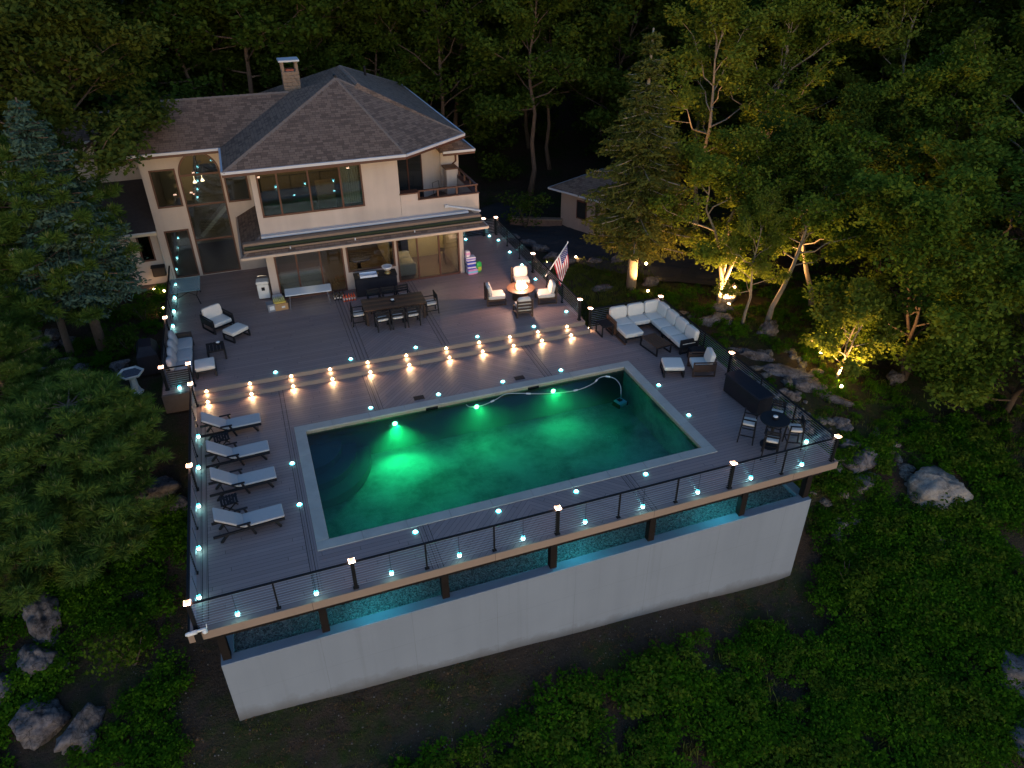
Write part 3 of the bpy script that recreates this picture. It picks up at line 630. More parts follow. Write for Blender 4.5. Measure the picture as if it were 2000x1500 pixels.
part('room_floor', MB().box(-4.3, -.16, Yl+.26, 25, .26, .36), M_rfloor, house); part('room_wall', MB().box(-4.3, -.16, 24, 24.1, .36, 6.3), M_room, house)
part('stair_flight', MB().bar((-2.9, 22.5, 1.4), (-1.2, 22.5, 3.0), .9, .18), M_white, house)
lamp('POINT', (7.4, 17.0, 2.4), (1.0, .70, .36), 75, house, .12); lamp('POINT', (4.2, 18.6, 2.4), (1.0, .66, .38), 28, house, .12)
lamp('POINT', (1.6, 17.6, 2.4), (1.0, .78, .55), 36, house, .12); lamp('POINT', (2.2, 18.0, 5.4), (1.0, .72, .45), 3, house, .12); lamp('POINT', (-2.3, 21.6, 4.6), (1.0, .72, .45), 6, house, .12)  # left room source is added to brighten its sofa
M_bulb = emit('room_glow', (1.0, .72, .42), 6.0)
for (x, y, z) in ((7.4, 17.0, 2.55), (4.2, 18.6, 2.55), (1.6, 17.6, 2.55), (2.2, 18.0, 5.6)): part('ceiling_glow', MB().lathe([(.03, z+.1), (.12, z+.08), (.14, z+.02), (.05, z)], 14, (x, y)), M_bulb, house, True)  # glow shapes under the ceilings; the left room's belongs to the added source
for k, (x, y, z) in enumerate(((-2.35, 21.3, 5.35), (-2.6, 21.5, 4.25), (-2.25, 21.5, 4.3))): part('hanging_glow', MB().lathe([(.02, z+.1), (.07, z+.02), (.09, z-.03), (.03, z-.04)], 12, (x, y)).tube([(x, y, z+.1), (x, y, 6.2)], .008, 5), M_bulb, house, True)  # warm glints of the tall window, made as glowing shapes on cords
M_cloth = mat('dust_sheet', (0.56, 0.53, 0.48), 0.9, 0.12, 4, bump=.6, bscale=5)
M_curt = mat('curtain', (0.40, 0.42, 0.36), 0.9)
cu = MB(); nn = 26
cu.add([(3.5+.75*i/nn, Yf+.45+.04*math.sin(i*1.9), z) for z in (4.2, 5.95) for i in range(nn+1)], [(i, i+1, nn+2+i, nn+1+i) for i in range(nn)]); part('curtain', cu, M_curt, house, True)
def fat_sofa(label, x, y, z, rz, L):
    T = thing('indoor_sofa', label, 'sofa', (x, y, z), rz)
    part('base', MB().box(-L/2, L/2, -.45, .45, 0, .42, .06), M_cloth, T); part('backrest', MB().box(-L/2, L/2, .25, .45, .42, .9, .06), M_cloth, T)
    for s in (-1, 1): part('arm', MB().box(s*L/2-.12, s*L/2+.12, -.45, .45, 0.02, .62, .06), M_cloth, T)
    for k in range(2): part('seat_cushion', MB().pillow((k-.5)*L*.42, -.1, .5, L*.4, .62, .2), M_cloth, T, True)
fat_sofa('pale sofa behind the left sliding door', 1.1, 16.6, .36, PI, 2.0); fat_sofa('pale sofa behind the right sliding door', 6.05, 16.9, .36, PI*.5, 1.5)
T = thing('indoor_table', 'round dark table behind the middle ground floor window', 'table', (4.0, 17.4, .36)); part('table_top', MB().lathe([(.1, .72), (.62, .72), (.62, .77), (.1, .77)], 24), M_dwood, T); part('pedestal', MB().lathe([(.3, 0), (.1, .1), (.07, .7), (.2, .72)], 12), M_dwood, T)
T = thing('indoor_cabinet', 'tan cabinet seen through the upstairs picture window', 'cabinet', (2.95, 17.6, 3.3)); part('body', MB().box(-.4, .4, -.25, .25, 0, 1.5, .02), mat('tan_wood', (.42, .29, .16), .5), T)
for k in (-1, 1): part('door', MB().box(k*.2-.18, k*.2+.18, -.27, -.252, .08, 1.42), MATS['tan_wood'], T)
T = thing('indoor_stool', 'tall dark stool behind the right sliding door', 'stool', (7.95, 16.9, .36)); part('seat', MB().lathe([(.02, .72), (.18, .72), (.18, .76), (.02, .77)], 14), M_dwood, T)
for k in range(4): part('leg', MB().bar((.12*math.cos(k*PI/2+.8), .12*math.sin(k*PI/2+.8), .72), (.22*math.cos(k*PI/2+.8), .22*math.sin(k*PI/2+.8), 0), .03), M_dwood, T)

# roofs
K = (4.33, 20.04, 8.64); Ax, Bx, Cx, Dx, Ex = (-1.13, 14.6, EZ), (6.12, 14.6, EZ), (9.40, 17.1, EZ), (9.40, 24, EZ), (-1.13, 25.5, EZ)
rf = MB(); rf.slope([Ax, Bx, K]); rf.slope([Bx, Cx, K]); rf.slope([Cx, Dx, K]); rf.slope([Ex, Ax, K])
S0, S1_ = (5.24, 19.6, 8.39), (5.24, 25.0, 8.39); q = [(1.08, 17.1, EZ+.01), (9.38, 17.1, EZ+.01), (9.38, 30.2, EZ+.01), (1.08, 30.2, EZ+.01)]
rf.slope([q[0], q[1], S0]); rf.slope([q[1], q[2], S1_, S0]); rf.slope([q[2], q[3], S1_]); rf.slope([q[3], q[0], S0, S1_])
F_, H_, RL, RR = (-5.53, 18.5, EZ), (-3.26, 20.77, 7.34), (-3.26, 22.0, 7.85), (2.3, 22.0, 7.85)
rf.slope([F_, (1.0, 18.5, EZ), RR, RL, H_]); rf.slope([F_, H_, (-3.26, 23.23, 7.34), (-5.53, 25.5, EZ)]); rf.slope([RL, RR, (2.3, 25.5, EZ), (-3.26, 25.5, EZ)])
rf.add([H_, RL, (-3.26, 23.23, 7.34)], [(0, 1, 2)])
rf.slope([(-13, 21.9, EZ), (-4.7, 21.9, EZ), (-3.6, 23.9, 7.22), (-13, 23.9, 7.22)]); rf.slope([(-13, 25.9, EZ), (-4.7, 25.9, EZ), (-3.6, 23.9, 7.22), (-13, 23.9, 7.22)])
roof = part('roof', rf, M_roof, house)
lowr = MB(); lowr.slope([(-11, 19.3, 2.86), (-4.57, 19.3, 2.86), (-4.57, 22.8, 4.30), (-11, 22.8, 4.30)]); part('lower_roof', lowr, mat('old_dark_shingles', (.055, .042, .04), .9, .35, 7), house)
sk = MB(); sk.slope([(-1.06, 14.25, 2.98), (9.50, 14.25, 2.98), (9.05, 15.49, 3.42), (-.16, 15.49, 3.42)]); sk.slope([(-1.06, 14.25, 2.98), (-.16, 15.49, 3.42), (-.16, 19.59, 3.42), (-1.06, 19.59, 2.98)])
sk.slope([(9.50, 14.25, 2.98), (9.05, 15.49, 3.42), (9.05, 19.5, 3.42), (9.5, 19.5, 2.98)]); part('skirt_roof', sk, M_roof, house)
ex = MB(); ex.slope([(8.5, 18.05, 5.42), (10.15, 18.05, 5.42), (9.3, 19.1, 5.9), (8.5, 19.1, 5.9)]); ex.slope([(10.15, 18.05, 5.42), (10.15, 26, 5.42), (9.3, 26, 5.9), (9.3, 19.1, 5.9)]); part('side_roof', ex, M_roof, house)
# soffits (flat undersides) just below the eaves
so = MB()
so.add([(a[0], a[1], EZ-.075) for a in (Ax, Ex, (9.4, 25.5), Cx, Bx)], [(0, 1, 2, 3, 4)]); so.box(-5.5, -.9, 18.53, 20, EZ-.10, EZ-.08); so.box(-13, -4.6, 21.95, 23, EZ-.10, EZ-.08)
so.box(-1.02, 9.46, 14.29, 15.49, 2.86, 2.90); so.box(-1.02, -.16, 15.49, 19.59, 2.86, 2.90); so.box(-11, -4.57, 19.34, 20, 2.76, 2.79); so.box(8.5, 10.1, 18.1, 26, 5.33, 5.36)
part('soffit', so, mat('soffit_paint', (.50, .37, .27), .8), house)
# gutters and fascia along the eaves
def eave(p_, q_, m=M_gutter, w=.09, h=.10): part('gutter', MB().bar((p_[0], p_[1], p_[2]-.035), (q_[0], q_[1], q_[2]-.035), w, h), m, house)
def eave_fascia(p_, q_): part('fascia', MB().bar((p_[0], p_[1], p_[2]-.14), (q_[0], q_[1], q_[2]-.14), .05, .11), M_trim, house)
for a, b in ((Ax, Bx), (Bx, Cx), (Cx, (9.4, 30.2, EZ)), (Ax, (-1.13, 18.5, EZ)), (F_, (-1.15, 18.5, EZ)), (F_, (-5.53, 21.9, EZ)), ((-13, 21.9, EZ), (-5.55, 21.9, EZ)), ((8.6, 18.05, 5.42), (10.15, 18.05, 5.42)), ((10.15, 18.05, 5.42), (10.15, 26, 5.42))): eave(a, b); eave_fascia(a, b)
for a, b in (((-1.06, 14.25, 2.98), (9.50, 14.25, 2.98)), ((-1.06, 14.25, 2.98), (-1.06, 19.59, 2.98)), ((9.5, 14.25, 2.98), (9.5, 19.5, 2.98))): eave(a, b, mat('tan_gutter', (.46, .36, .29), .5))
eave((-11, 19.3, 2.86), (-4.57, 19.3, 2.86), M_gutter, .07, .07); part('fascia', MB().bar((-11, 19.34, 2.74), (-4.57, 19.34, 2.74), .04, .14), mat('cream_trim', (.62, .52, .36), .7), house)
# hip and ridge caps: short overlapping shingles
def caps(p_, q_, w=.24):
    p_, q_ = Vector(p_), Vector(q_); n_ = int((q_-p_).length/.30); mb = MB(); d = (q_-p_).normalized(); a = d.cross(Vector((0, 0, 1))).normalized(); u = a.cross(d)
    for k in range(n_):
        c = p_+(q_-p_)*(k/n_); e = p_+(q_-p_)*((k+1.12)/n_); l1, l2 = .035, .02
        mb.add([c-a*w/2-u*.03, c+u*l1, c+a*w/2-u*.03, e-a*w/2-u*.045, e+u*l2, e+a*w/2-u*.045], [(0, 1, 4, 3), (1, 2, 5, 4), (0, 2, 1)])
    tag(part('ridge_caps', mb, M_hipcap, house), kind='stuff')
for a, b in ((Ax, K), (Bx, K), (Cx, K), (F_, H_), (RL, RR), (S0, S1_), (q[2], S1_), ((-13, 23.9, 7.22), (-3.6, 23.9, 7.22)), ((-1.06, 14.25, 2.98), (-.16, 15.49, 3.42))): caps(a, b)
part('ridge_end_cap', MB().tube([(4.33, 20.0, 8.70), (4.33, 20.5, 8.68)], .06, 8), M_char, house)
part('vent_pipe', MB().tube([(6.6, 25.6, 7.6), (6.6, 25.6, 8.2)], .06, 8), M_char, house)
# chimney: stone shaft, four piers, flat cap
M_stone = mat('chimney_stone', (.22, .155, .115), .9, .45, 7, bump=.5, bscale=6)
ch = part('chimney', MB().box(2.22, 2.98, 22.6, 23.4, 6.8, 8.62), M_stone, house)
rr = random.Random(4)
for zr in range(9):
    x = 2.20
    while x < 2.96:
        w = rr.uniform(.16, .34); x2 = min(x+w, 3.0); part('stone', MB().box(x+.008, x2-.008, 22.565, 22.62, 7.2+zr*.158+.006, 7.2+zr*.158+.152, .01), M_stone, ch); x = x2
for x in (2.28, 2.92):
    for y in (22.66, 23.34): part('pier', MB().cbox(x, y, 8.62, .12, .12, .42), M_stone, ch)
part('flue_tile', MB().box(2.42, 2.78, 22.8, 23.2, 8.62, 8.70), mat('red_clay', (.3, .08, .05), .8), ch)
part('cap_slab', MB().box(2.12, 3.08, 22.5, 23.5, 9.04, 9.13, .02), M_gutter, ch)
# left low wing
wallx(20.0, -11, -4.57, -.3, 2.78, [(-5.55, -4.95, 1.25, 2.55), (-7.6, -6.9, 1.2, 2.5)]); window(house, -5.55, -4.95, 1.25, 2.55, 20.0); window(house, -7.6, -6.9, 1.2, 2.5, 20.0)
part('room_wall', MB().box(-11, -4.6, 21.5, 21.6, -.2, 2.7), dark_in, house)
wallx(22.8, -13, -4.57, 4.2, 6.3, [(-6.6, -5.4, 5.0, 6.1)]); window(house, -6.6, -5.4, 5.0, 6.1, 22.8)
part('room_wall', MB().box(-13, -4.6, 24, 24.1, 4.3, 6.3), dark_in, house)
part('stone_base', MB().box(-8.2, -4.57, 19.55, 19.98, -.5, .12), mat('base_stone', (.16, .11, .08), .9, .4, 4), house)
part('downspout', MB().tube([(-4.62, 19.93, 2.7), (-4.62, 19.93, .1)], .05, 8), M_gutter, house)
T = thing('wall_lamp_box', 'dark covered box fixed to the low wing wall', 'box', (-4.95, 19.86, .55)); part('box', MB().box(-.28, .28, -.2, .13, 0, .45, .03), M_dwood, T); part('lid', MB().box(-.31, .31, -.24, .13, .452, .5, .015), M_char, T)
# balcony
part('balcony_parapet', MB().box(5.91, 9.5, Yf, Yf+.2, 3.0, 4.12), M_stucco, house); part('balcony_parapet', MB().box(5.91, 6.68, Yf+.003, Yf+.35, 4.121, 4.44), M_stucco, house)
part('balcony_parapet', MB().box(9.3, 9.498, Yf+.201, 18.75, 3.0, 4.12), M_stucco, house); part('balcony_cap', MB().box(5.87, 6.74, Yf-.05, Yf+.42, 4.441, 4.50), M_trim, house)
part('balcony_cap', MB().box(6.69, 9.54, Yf-.03, Yf+.23, 4.121, 4.16), M_trim, house); part('balcony_cap', MB().box(9.27, 9.54, Yf+.231, 18.4, 4.121, 4.16), M_trim, house)
part('balcony_floor', MB().box(5.92, 9.29, Yf+.21, 19.8, 3.05, 3.25), mat('balcony_deck', (.10, .09, .09), .7), house)
br = part('balcony_rail', MB().box(6.7, 9.5, Yf+.05, Yf+.15, 4.47, 4.53).box(9.36, 9.46, Yf+.16, 18.4, 4.47, 4.53), M_trim, house)
for (x, y) in ((6.75, Yf+.1), (7.62, Yf+.1), (8.5, Yf+.1), (9.41, Yf+.1), (9.41, 16.5), (9.41, 17.4), (9.41, 18.3)): part('rail_post', MB().cbox(x, y, 4.161, .08, .08, .308), M_trim, br)
pl = part('balcony_pillar', MB().box(8.75, 9.26, 18.15, 18.7, 3.26, 4.55), M_stucco, house); part('pillar_cap', MB().box(8.68, 9.33, 18.08, 18.77, 4.551, 4.62), M_trim, pl)
part('wall', MB().box(5.66, 5.898, Yf+.252, 17.0, 3.26, 6.33), M_stucco, house)
dg = MB(); dg.bar((5.8, 17.05, 4.8), (8.75, 19.25, 4.8), .2, 3.06, (0, 0, 1)); dw = part('wall', dg, M_stucco, house)
d_ = Vector((2.95, 2.2, 0)).normalized(); n_ = Vector((d_.y, -d_.x, 0))
for s0, s1 in ((.15, 1.1), (1.12, 2.1)):
    a = Vector((5.8, 17.05, 0))+d_*s0+n_*.115; b = Vector((5.8, 17.05, 0))+d_*s1+n_*.115
    W = part('balcony_door', MB().bar((a.x, a.y, 3.35), (b.x, b.y, 3.35), .03, .12).bar((a.x, a.y, 5.7), (b.x, b.y, 5.7), .03, .1).bar((a.x, a.y, 3.3), (a.x, a.y, 5.75), .08, .03, d_).bar((b.x, b.y, 3.3), (b.x, b.y, 5.75), .08, .03, d_), M_trim, house)
    part('pane', MB().bar((a.x, a.y, 4.53), (b.x, b.y, 4.53), .012, 2.22), mat('dark_door_glass', (.02, .022, .024), .08, spec=.6), W)
part('wall', MB().box(8.7, 9.6, 19.0, 26, .3, 5.33), M_stucco, house)
part('downspout', MB().tube([(9.45, 18.92, 5.3), (9.45, 18.92, 4.7), (9.3, 18.92, 4.6), (9.3, 18.92, 3.3)], .045, 8), M_trim, house)
part('awning_arm', MB().tube([(7.95, Yf-.06, 3.72), (8.9, Yf-.10, 3.5), (9.5, Yf-.2, 3.35)], .05, 8).cbox(7.95, Yf-.06, 3.66, .16, .1, .12), M_gutter, house)
# rolled awning lying on the skirt roof
aw = thing('rolled_awning', 'long brown rolled awning box over the ground floor doors', 'awning')
part('cassette', MB().box(-.95, 9.35, 14.72, 15.02, 3.20, 3.40, .03), mat('awning_box', (.20, .135, .10), .5, .15), aw)
part('fabric_roll', MB().tube([(-.9, 14.66, 3.22), (9.3, 14.66, 3.22)], .075, 10), mat('dark_green_canvas', (.022, .030, .014), .9), aw)
part('front_bar', MB().box(-.95, 9.35, 14.50, 14.56, 3.10, 3.17), MATS['awning_box'], aw)
for x in (.9, 3.6, 6.2): part('bracket', MB().cbox(x, 14.47, 3.06, .05, .05, .10), M_gutter, aw)
part('flashing', MB().box(-.16, 8.9, 15.2, 15.48, 3.36, 3.45), M_gutter, aw)
for (x, y) in ((8.0, 16.6), (7.5, 17.5)):
    pass
T = thing('balcony_bucket', 'white bucket standing on the balcony floor', 'bucket', (7.75, 16.2, 3.25)); part('body', MB().lathe([(.02, 0), (.17, 0), (.21, .42), (.19, .42), (.16, .05)], 16), M_white, T, True); part('lid', MB().lathe([(.02, .42), (.22, .42), (.22, .46), (.02, .48)], 16), M_white, T)
T = thing('balcony_chair', 'dark metal chair standing on the balcony', 'chair', (8.2, 17.4, 3.25), .6); part('seat', MB().box(-.22, .22, -.22, .22, .42, .45, .01), M_char, T); part('backrest', MB().tube([(-.22, .22, .45), (-.22, .28, .95), (.22, .28, .95), (.22, .22, .45)], .015, 6), M_char, T)
for (x, y) in ((-.2, -.2), (.2, -.2), (-.2, .2), (.2, .2)): part('leg', MB().tube([(x, y, 0), (x, y, .42)], .014, 6), M_char, T)

# ================================================================ SHED by the driveway
shed = thing('shed', 'small stucco shed with hip roof beside the driveway', 'shed')
Q = Vector((17.0, 23.2, 0)); e1 = Vector((1.6, -3.2, 0)).normalized(); e2 = Vector((-e1.y, e1.x, 0))  # e1 along the front wall, e2 into the building
zg = -1.15
def sh(a, b, z): v = Q+e1*a+e2*b; return (v.x, v.y, z)
def shbox(a0, a1, b0, b1, z0, z1):
    return MB().add([sh(a, b, z) for z in (z0, z1) for b in (b0, b1) for a in (a0, a1)], [(0, 2, 3, 1), (4, 5, 7, 6), (0, 1, 5, 4), (2, 6, 7, 3), (0, 4, 6, 2), (1, 3, 7, 5)])
LS, WS = 5.2, 4.2
M_shed = stucco('shed_stucco', (.34, .255, .22), .2)
part('wall', shbox(0, LS, 0, .2, zg-.4, 1.25), M_shed, shed); part('wall', shbox(0, .2, .201, WS, zg-.4, 1.25), M_stucco, shed)
part('wall', shbox(LS-.2, LS, .201, WS, zg-.4, 1.25), M_stucco, shed); part('wall', shbox(.2, LS-.2, WS-.2, WS, zg-.4, 1.25), M_stucco, shed)
W = part('window', shbox(1.2, 1.95, -.04, -.002, -.25, .85), M_trim, shed); part('pane', shbox(1.27, 1.88, -.05, -.041, -.17, .77), mat('dark_door_glass', (.02, .02, .02)), W)
D_ = part('door', shbox(3.3, 4.2, -.04, -.002, zg-.2, .95), M_dwood, shed); part('handle', shbox(3.4, 3.43, -.08, -.041, -.2, -.05), M_chrome, D_)
r_ = MB(); o_ = .55; ez = 1.33; a0, a1, b0, b1 = -o_, LS+o_, -o_, WS+o_; rz_ = 2.55; mid = WS/2
c = [sh(a0, b0, ez), sh(a1, b0, ez), sh(a1, b1, ez), sh(a0, b1, ez)]; k0, k1 = sh(mid, mid, rz_), sh(LS-mid, mid, rz_)
r_.slope([c[0], c[1], k1, k0]); r_.slope([c[1], c[2], k1]); r_.slope([c[2], c[3], k0, k1]); r_.slope([c[3], c[0], k0]); part('roof', r_, M_roof, shed)
part('soffit', MB().add([(v[0], v[1], ez-.06) for v in c], [(0, 1, 2, 3)]), MATS['soffit_paint'], shed)
for i in range(4): part('gutter', MB().bar((c[i][0], c[i][1], ez-.04), (c[(i+1) % 4][0], c[(i+1) % 4][1], ez-.04), .08, .09), M_gutter, shed)
part('porch_post', MB().add([sh(2.95+a, -.4+b, z) for z in (zg-.3, 1.28) for b in (-.06, .06) for a in (-.06, .06)], [(0, 2, 3, 1), (4, 5, 7, 6), (0, 1, 5, 4), (2, 6, 7, 3), (0, 4, 6, 2), (1, 3, 7, 5)]), M_dwood, shed)
T = thing('garden_wall', 'low brown brick wall beside the shed corner', 'wall'); part('wall', MB().bar((14.2, 24.4, -.95), (17.0, 23.0, -.95), .3, .7), mat('low_brick', (.15, .09, .07), .9, .4, 8), T); part('coping', MB().bar((14.15, 24.42, -.565), (17.05, 22.98, -.565), .38, .07), M_stone, T)
# ================================================================ FURNITURE
def RX(a): return Matrix.Rotation(a, 4, 'X')
def RY(a): return Matrix.Rotation(a, 4, 'Y')
def TR(x, y, z): return Matrix.Translation((x, y, z))
# ---- sun loungers (foot end at local +X)
def make_lounger(label, x, y, z, rz, back=38):
    T = thing('sun_lounger', label, 'sun lounger', (x, y, z), rz, 'loungers along the left railing')
    for s in (-1, 1):
        part('side_rail', MB().box(-1.95, -.02, s*.30-.03, s*.30+.03, .215, .285, .006), M_char, T)
        part('leg', MB().bar((-.30, s*.29, .25), (-.16, s*.29, 0), .07, .06), M_char, T); part('leg', MB().bar((-1.55, s*.29, .25), (-1.78, s*.29, 0), .07, .06), M_char, T)
        part('leg', MB().bar((-1.02, s*.31, .46), (-.86, s*.31, 0), .06, .055), M_char, T)
        part('armrest', MB().box(-1.30, -.92, s*.34-.04, s*.34+.04, .455, .485, .01), M_char, T)
    part('slat_base', MB().box(-1.2, -.03, -.275, .275, .262, .282), M_char, T)
    a = R(back); H = (-1.12, 0, .285)
    part('back_frame', MB().box(-.86, 0, -.29, .29, -.028, -.004).xf(TR(*H) @ RY(a)), M_char, T)
    part('back_strut', MB().bar((-1.55, -.22, .26), (-1.62, -.22, .58), .025).bar((-1.55, .22, .26), (-1.62, .22, .58), .025), M_char, T)
    part('seat_cushion', MB().box(-1.12, -.01, -.29, .29, .286, .352, .022), M_cushg, T)
    part('back_cushion', MB().box(-.88, -.012, -.29, .29, 0.0, .068, .022).xf(TR(*H) @ RY(a)), M_cushg, T)
    return T
for k, (fx_, y, rz) in enumerate(((-1.34, 6.38, .03), (-1.20, 4.66, .05), (-1.11, 3.18, .05), (-1.05, 1.33, .07))):
    make_lounger(('grey cushioned lounger nearest the steps', 'grey cushioned lounger, second from the steps', 'grey cushioned lounger, third from the steps', 'grey cushioned lounger nearest the front railing')[k], fx_, y, 0, rz, (36, 37, 38, 36)[k])
def folding_stool(label, x, y):
    T = thing('lounger_side_table', label, 'side table', (x, y, 0), .1, 'low black tables between loungers')
    for k in range(6): part('slat', MB().box(-.24+k*.082, -.24+k*.082+.066, -.22, .22, .40, .42), M_char, T)
    part('top_frame', MB().box(-.25, .25, -.2, -.16, .375, .398).box(-.25, .25, .16, .2, .375, .398), M_char, T)
    for s in (-1, 1): part('leg', MB().bar((-.2, s*.19, .39), (.22, s*.19, 0), .03), M_char, T); part('leg', MB().bar((.2, s*.16, .39), (-.22, s*.16, 0), .03), M_char, T)
folding_stool('low black slatted table between the two loungers nearest the steps', -2.62, 5.52); folding_stool('low black slatted table between the two front loungers', -2.5, 2.22)

# ---- lounge seating set: sled frames with cushions
def club_chair(label, x, y, z, rz, w=.78, d=.80, arms=True, wood=None, grp=None, name='armchair', pillow=True):
    """faces local -Y"""
    m = wood or M_char; T = thing(name, label, 'armchair', (x, y, z), rz, grp)
    for s in (-1, 1):
        sx = s*(w/2-.03)
        if arms:
            part('arm_frame', MB().box(sx-.03, sx+.03, -d/2, d/2, 0.0, .045).box(sx-.03, sx+.03, -d/2, -d/2+.05, .046, .58).box(sx-.03, sx+.03, d/2-.05, d/2, .046, .58).box(sx-.03, sx+.03, -d/2, d/2, .581, .62, .006).box(sx-.022, sx+.022, -d/2+.051, d/2-.051, .28, .52), m, T)
        else:
            part('sled_leg', MB().box(sx-.03, sx+.03, -d/2, d/2, 0.0, .045).box(sx-.03, sx+.03, -d/2, -d/2+.05, .046, .27).box(sx-.03, sx+.03, d/2-.05, d/2, .046, .82), m, T)
    part('seat_frame', MB().box(-w/2+.062, w/2-.062, -d/2+.02, d/2-.02, .20, .27), m, T)
    for k in range(3): part('back_slat', MB().box(-w/2+.062, w/2-.062, d/2-.045, d/2-.015, .36+k*.15, .44+k*.15), m, T)
    part('seat_cushion', MB().pillow(0, -.03, .35, w-.14, d-.1, .17, 10, .13), M_cush, T, True)
    part('back_cushion', MB().pillow(0, 0, 0, w-.14, .19, .50, 8, .2 if arms else .34).xf(TR(0, d/2-.17, .64) @ RX(-.22)), M_cush, T, True)
    return T
def ottoman(label, x, y, z, rz, w=.72, d=.62, m=None):
    T = thing('ottoman', label, 'ottoman', (x, y, z), rz, 'cushioned ottomans'); m = m or M_char
    part('frame', MB().box(-w/2, w/2, -d/2, d/2, .24, .29, .008), m, T)
    for s in (-1, 1): part('sled_leg', MB().box(s*(w/2-.03)-.03, s*(w/2-.03)+.03, -d/2, d/2, 0, .045).box(s*(w/2-.03)-.03, s*(w/2-.03)+.03, -d/2, -d/2+.05, .046, .239).box(s*(w/2-.03)-.03, s*(w/2-.03)+.03, d/2-.05, d/2, .046, .239), m, T)
    part('cushion', MB().pillow(0, 0, .365, w-.02, d-.02, .16, 10, .12), M_cush, T, True)
    return T
def slat_table(label, x, y, z, rz, w, d, h, m, name='side_table', cat='side table', nsl=5):
    T = thing(name, label, cat, (x, y, z), rz)
    for k in range(nsl): part('slat', MB().box(-w/2+.01+k*(w-.02)/nsl, -w/2+.01+(k+1)*(w-.02)/nsl-.012, -d/2+.02, d/2-.02, h-.03, h), m, T)
    part('top_frame', MB().box(-w/2, w/2, -d/2, -d/2+.045, h-.075, h-.031).box(-w/2, w/2, d/2-.045, d/2, h-.075, h-.031), M_char, T)
    for s in (-1, 1): part('sled_leg', MB().box(s*(w/2-.025)-.025, s*(w/2-.025)+.025, -d/2, -d/2+.045, .041, h-.076).box(s*(w/2-.025)-.025, s*(w/2-.025)+.025, d/2-.045, d/2, .041, h-.076).box(s*(w/2-.025)-.025, s*(w/2-.025)+.025, -d/2, d/2, 0, .04), M_char, T)
    return T
def candle(label, x, y, z, r=.09):
    T = thing('candle_dish', label, 'candle dish', (x, y, z)); part('dish', MB().lathe([(.02, 0), (r, .0), (r*1.05, .07), (r*.85, .075), (r*.8, .03)], 16), M_char, T, True); part('candle', MB().lathe([(.01, .02), (r*.74, .02), (r*.74, .09), (.01, .095)], 14), M_white, T, True)
club_chair('dark armchair with pale cushions alone on the upper deck', -2.5, 13.72, ZU, R(30), .95, .95)
ottoman('pale ottoman in front of the lone dark armchair', -1.83, 12.55, ZU, R(38), .82, .66)
ottoman('pale ottoman at the front end of the left sofa', -3.02, 10.05, ZU, R(2), .72, .74, M_wicker)
slat_table('dark low side table beside the left sofa', -2.62, 11.2, ZU, R(3), .66, .72, .46, M_char)
candle('white dish on the dark table beside the left sofa', -2.5, 11.35, ZU+.46, .10)
T = thing('outdoor_sofa', 'grey three seat sofa against the left upper railing', 'sofa', (-3.88, 11.0, ZU), R(90))   # local -Y faces +X of the deck
part('base_frame', MB().box(-1.55, 1.55, -.42, .40, .18, .27, .01), M_wicker, T)
for s in (-1, 1): part('arm', MB().box(s*1.50-.06, s*1.50+.06, -.42, .40, 0, .60, .015), M_wicker, T)
part('backrest', MB().box(-1.43, 1.43, .34, .41, .271, .72, .01), M_wicker, T)
for k in range(3): part('seat_cushion', MB().pillow((k-1)*.95, -.06, .36, .945, .74, .18, 8, .2), M_cushg, T, True)
for k in range(4): part('pillow', MB().pillow(0, 0, 0, .66, .22, .56, 8, .6).xf(TR((k-1.5)*.70, .22, .66) @ RX(-.28) @ RY((-1)**k*.12)), M_cushg, T, True)
T = thing('glass_table', 'glass topped table glowing cyan at the far left corner', 'table', (-3.7, 17.0, ZU)); part('table_top', MB().box(-.62, .62, -.8, .8, .715, .735, .005), M_cyglass, T)
for (x, y) in ((-.5, -.65), (.5, -.65), (-.5, .65), (.5, .65)): part('leg', MB().tube([(x, y, 0), (x*.8, y*.8, .35), (x, y, .713)], .02, 6), M_char, T)
part('stretcher', MB().tube([(-.42, -.53, .34), (.42, .53, .34)], .014, 6).tube([(-.42, .53, .37), (.42, -.53, .37)], .014, 6), M_char, T)
# ---- covered barbecue and bird bath on the left
T = thing('covered_barbecue', 'barbecue under a black cover beside the left sofa', 'barbecue', (-5.05, 11.65, hgt(-5.05, 11.65)), R(4))
part('cover', MB().add([(-.42, -.62, .02), (.42, -.62, .02), (.42, .62, .02), (-.42, .62, .02), (-.36, -.58, .78), (.36, -.58, .78), (.36, .58, .78), (-.36, .58, .78), (-.2, -.36, 1.1), (.22, -.36, 1.06), (.22, .36, 1.06), (-.2, .36, 1.1)],
     [(3, 2, 1, 0)]+[(a+i, a+(i+1) % 4, a+4+(i+1) % 4, a+4+i) for a in (0, 4) for i in range(4)]+[(8, 9, 10, 11)]), M_cover, T)
part('hem', MB().box(-.43, .43, -.63, -.622, .02, .09).box(.422, .43, -.62, .62, .02, .09), M_char, T)
T = thing('bird_bath', 'white stone bird bath on a flared hexagonal pedestal', 'bird bath', (-5.55, 10.25, hgt(-5.55, 10.25)), .2)
M_bb = mat('weathered_white_stone', (.56, .53, .48), .85, .3, 8, bump=.4, bscale=25)
part('pedestal', MB().lathe([(.26, 0), (.26, .06), (.19, .12), (.13, .3), (.12, .62), (.2, .74)], 6), M_bb, T); part('basin', MB().lathe([(.2, .74), (.44, .80), (.47, .88), (.42, .885), (.36, .83), (.05, .81)], 6), M_bb, T)
part('water', MB().lathe([(.01, .845), (.385, .845), (.01, .846)], 6), mat('bath_water', (.10, .10, .12), .15, .6, 12), T)
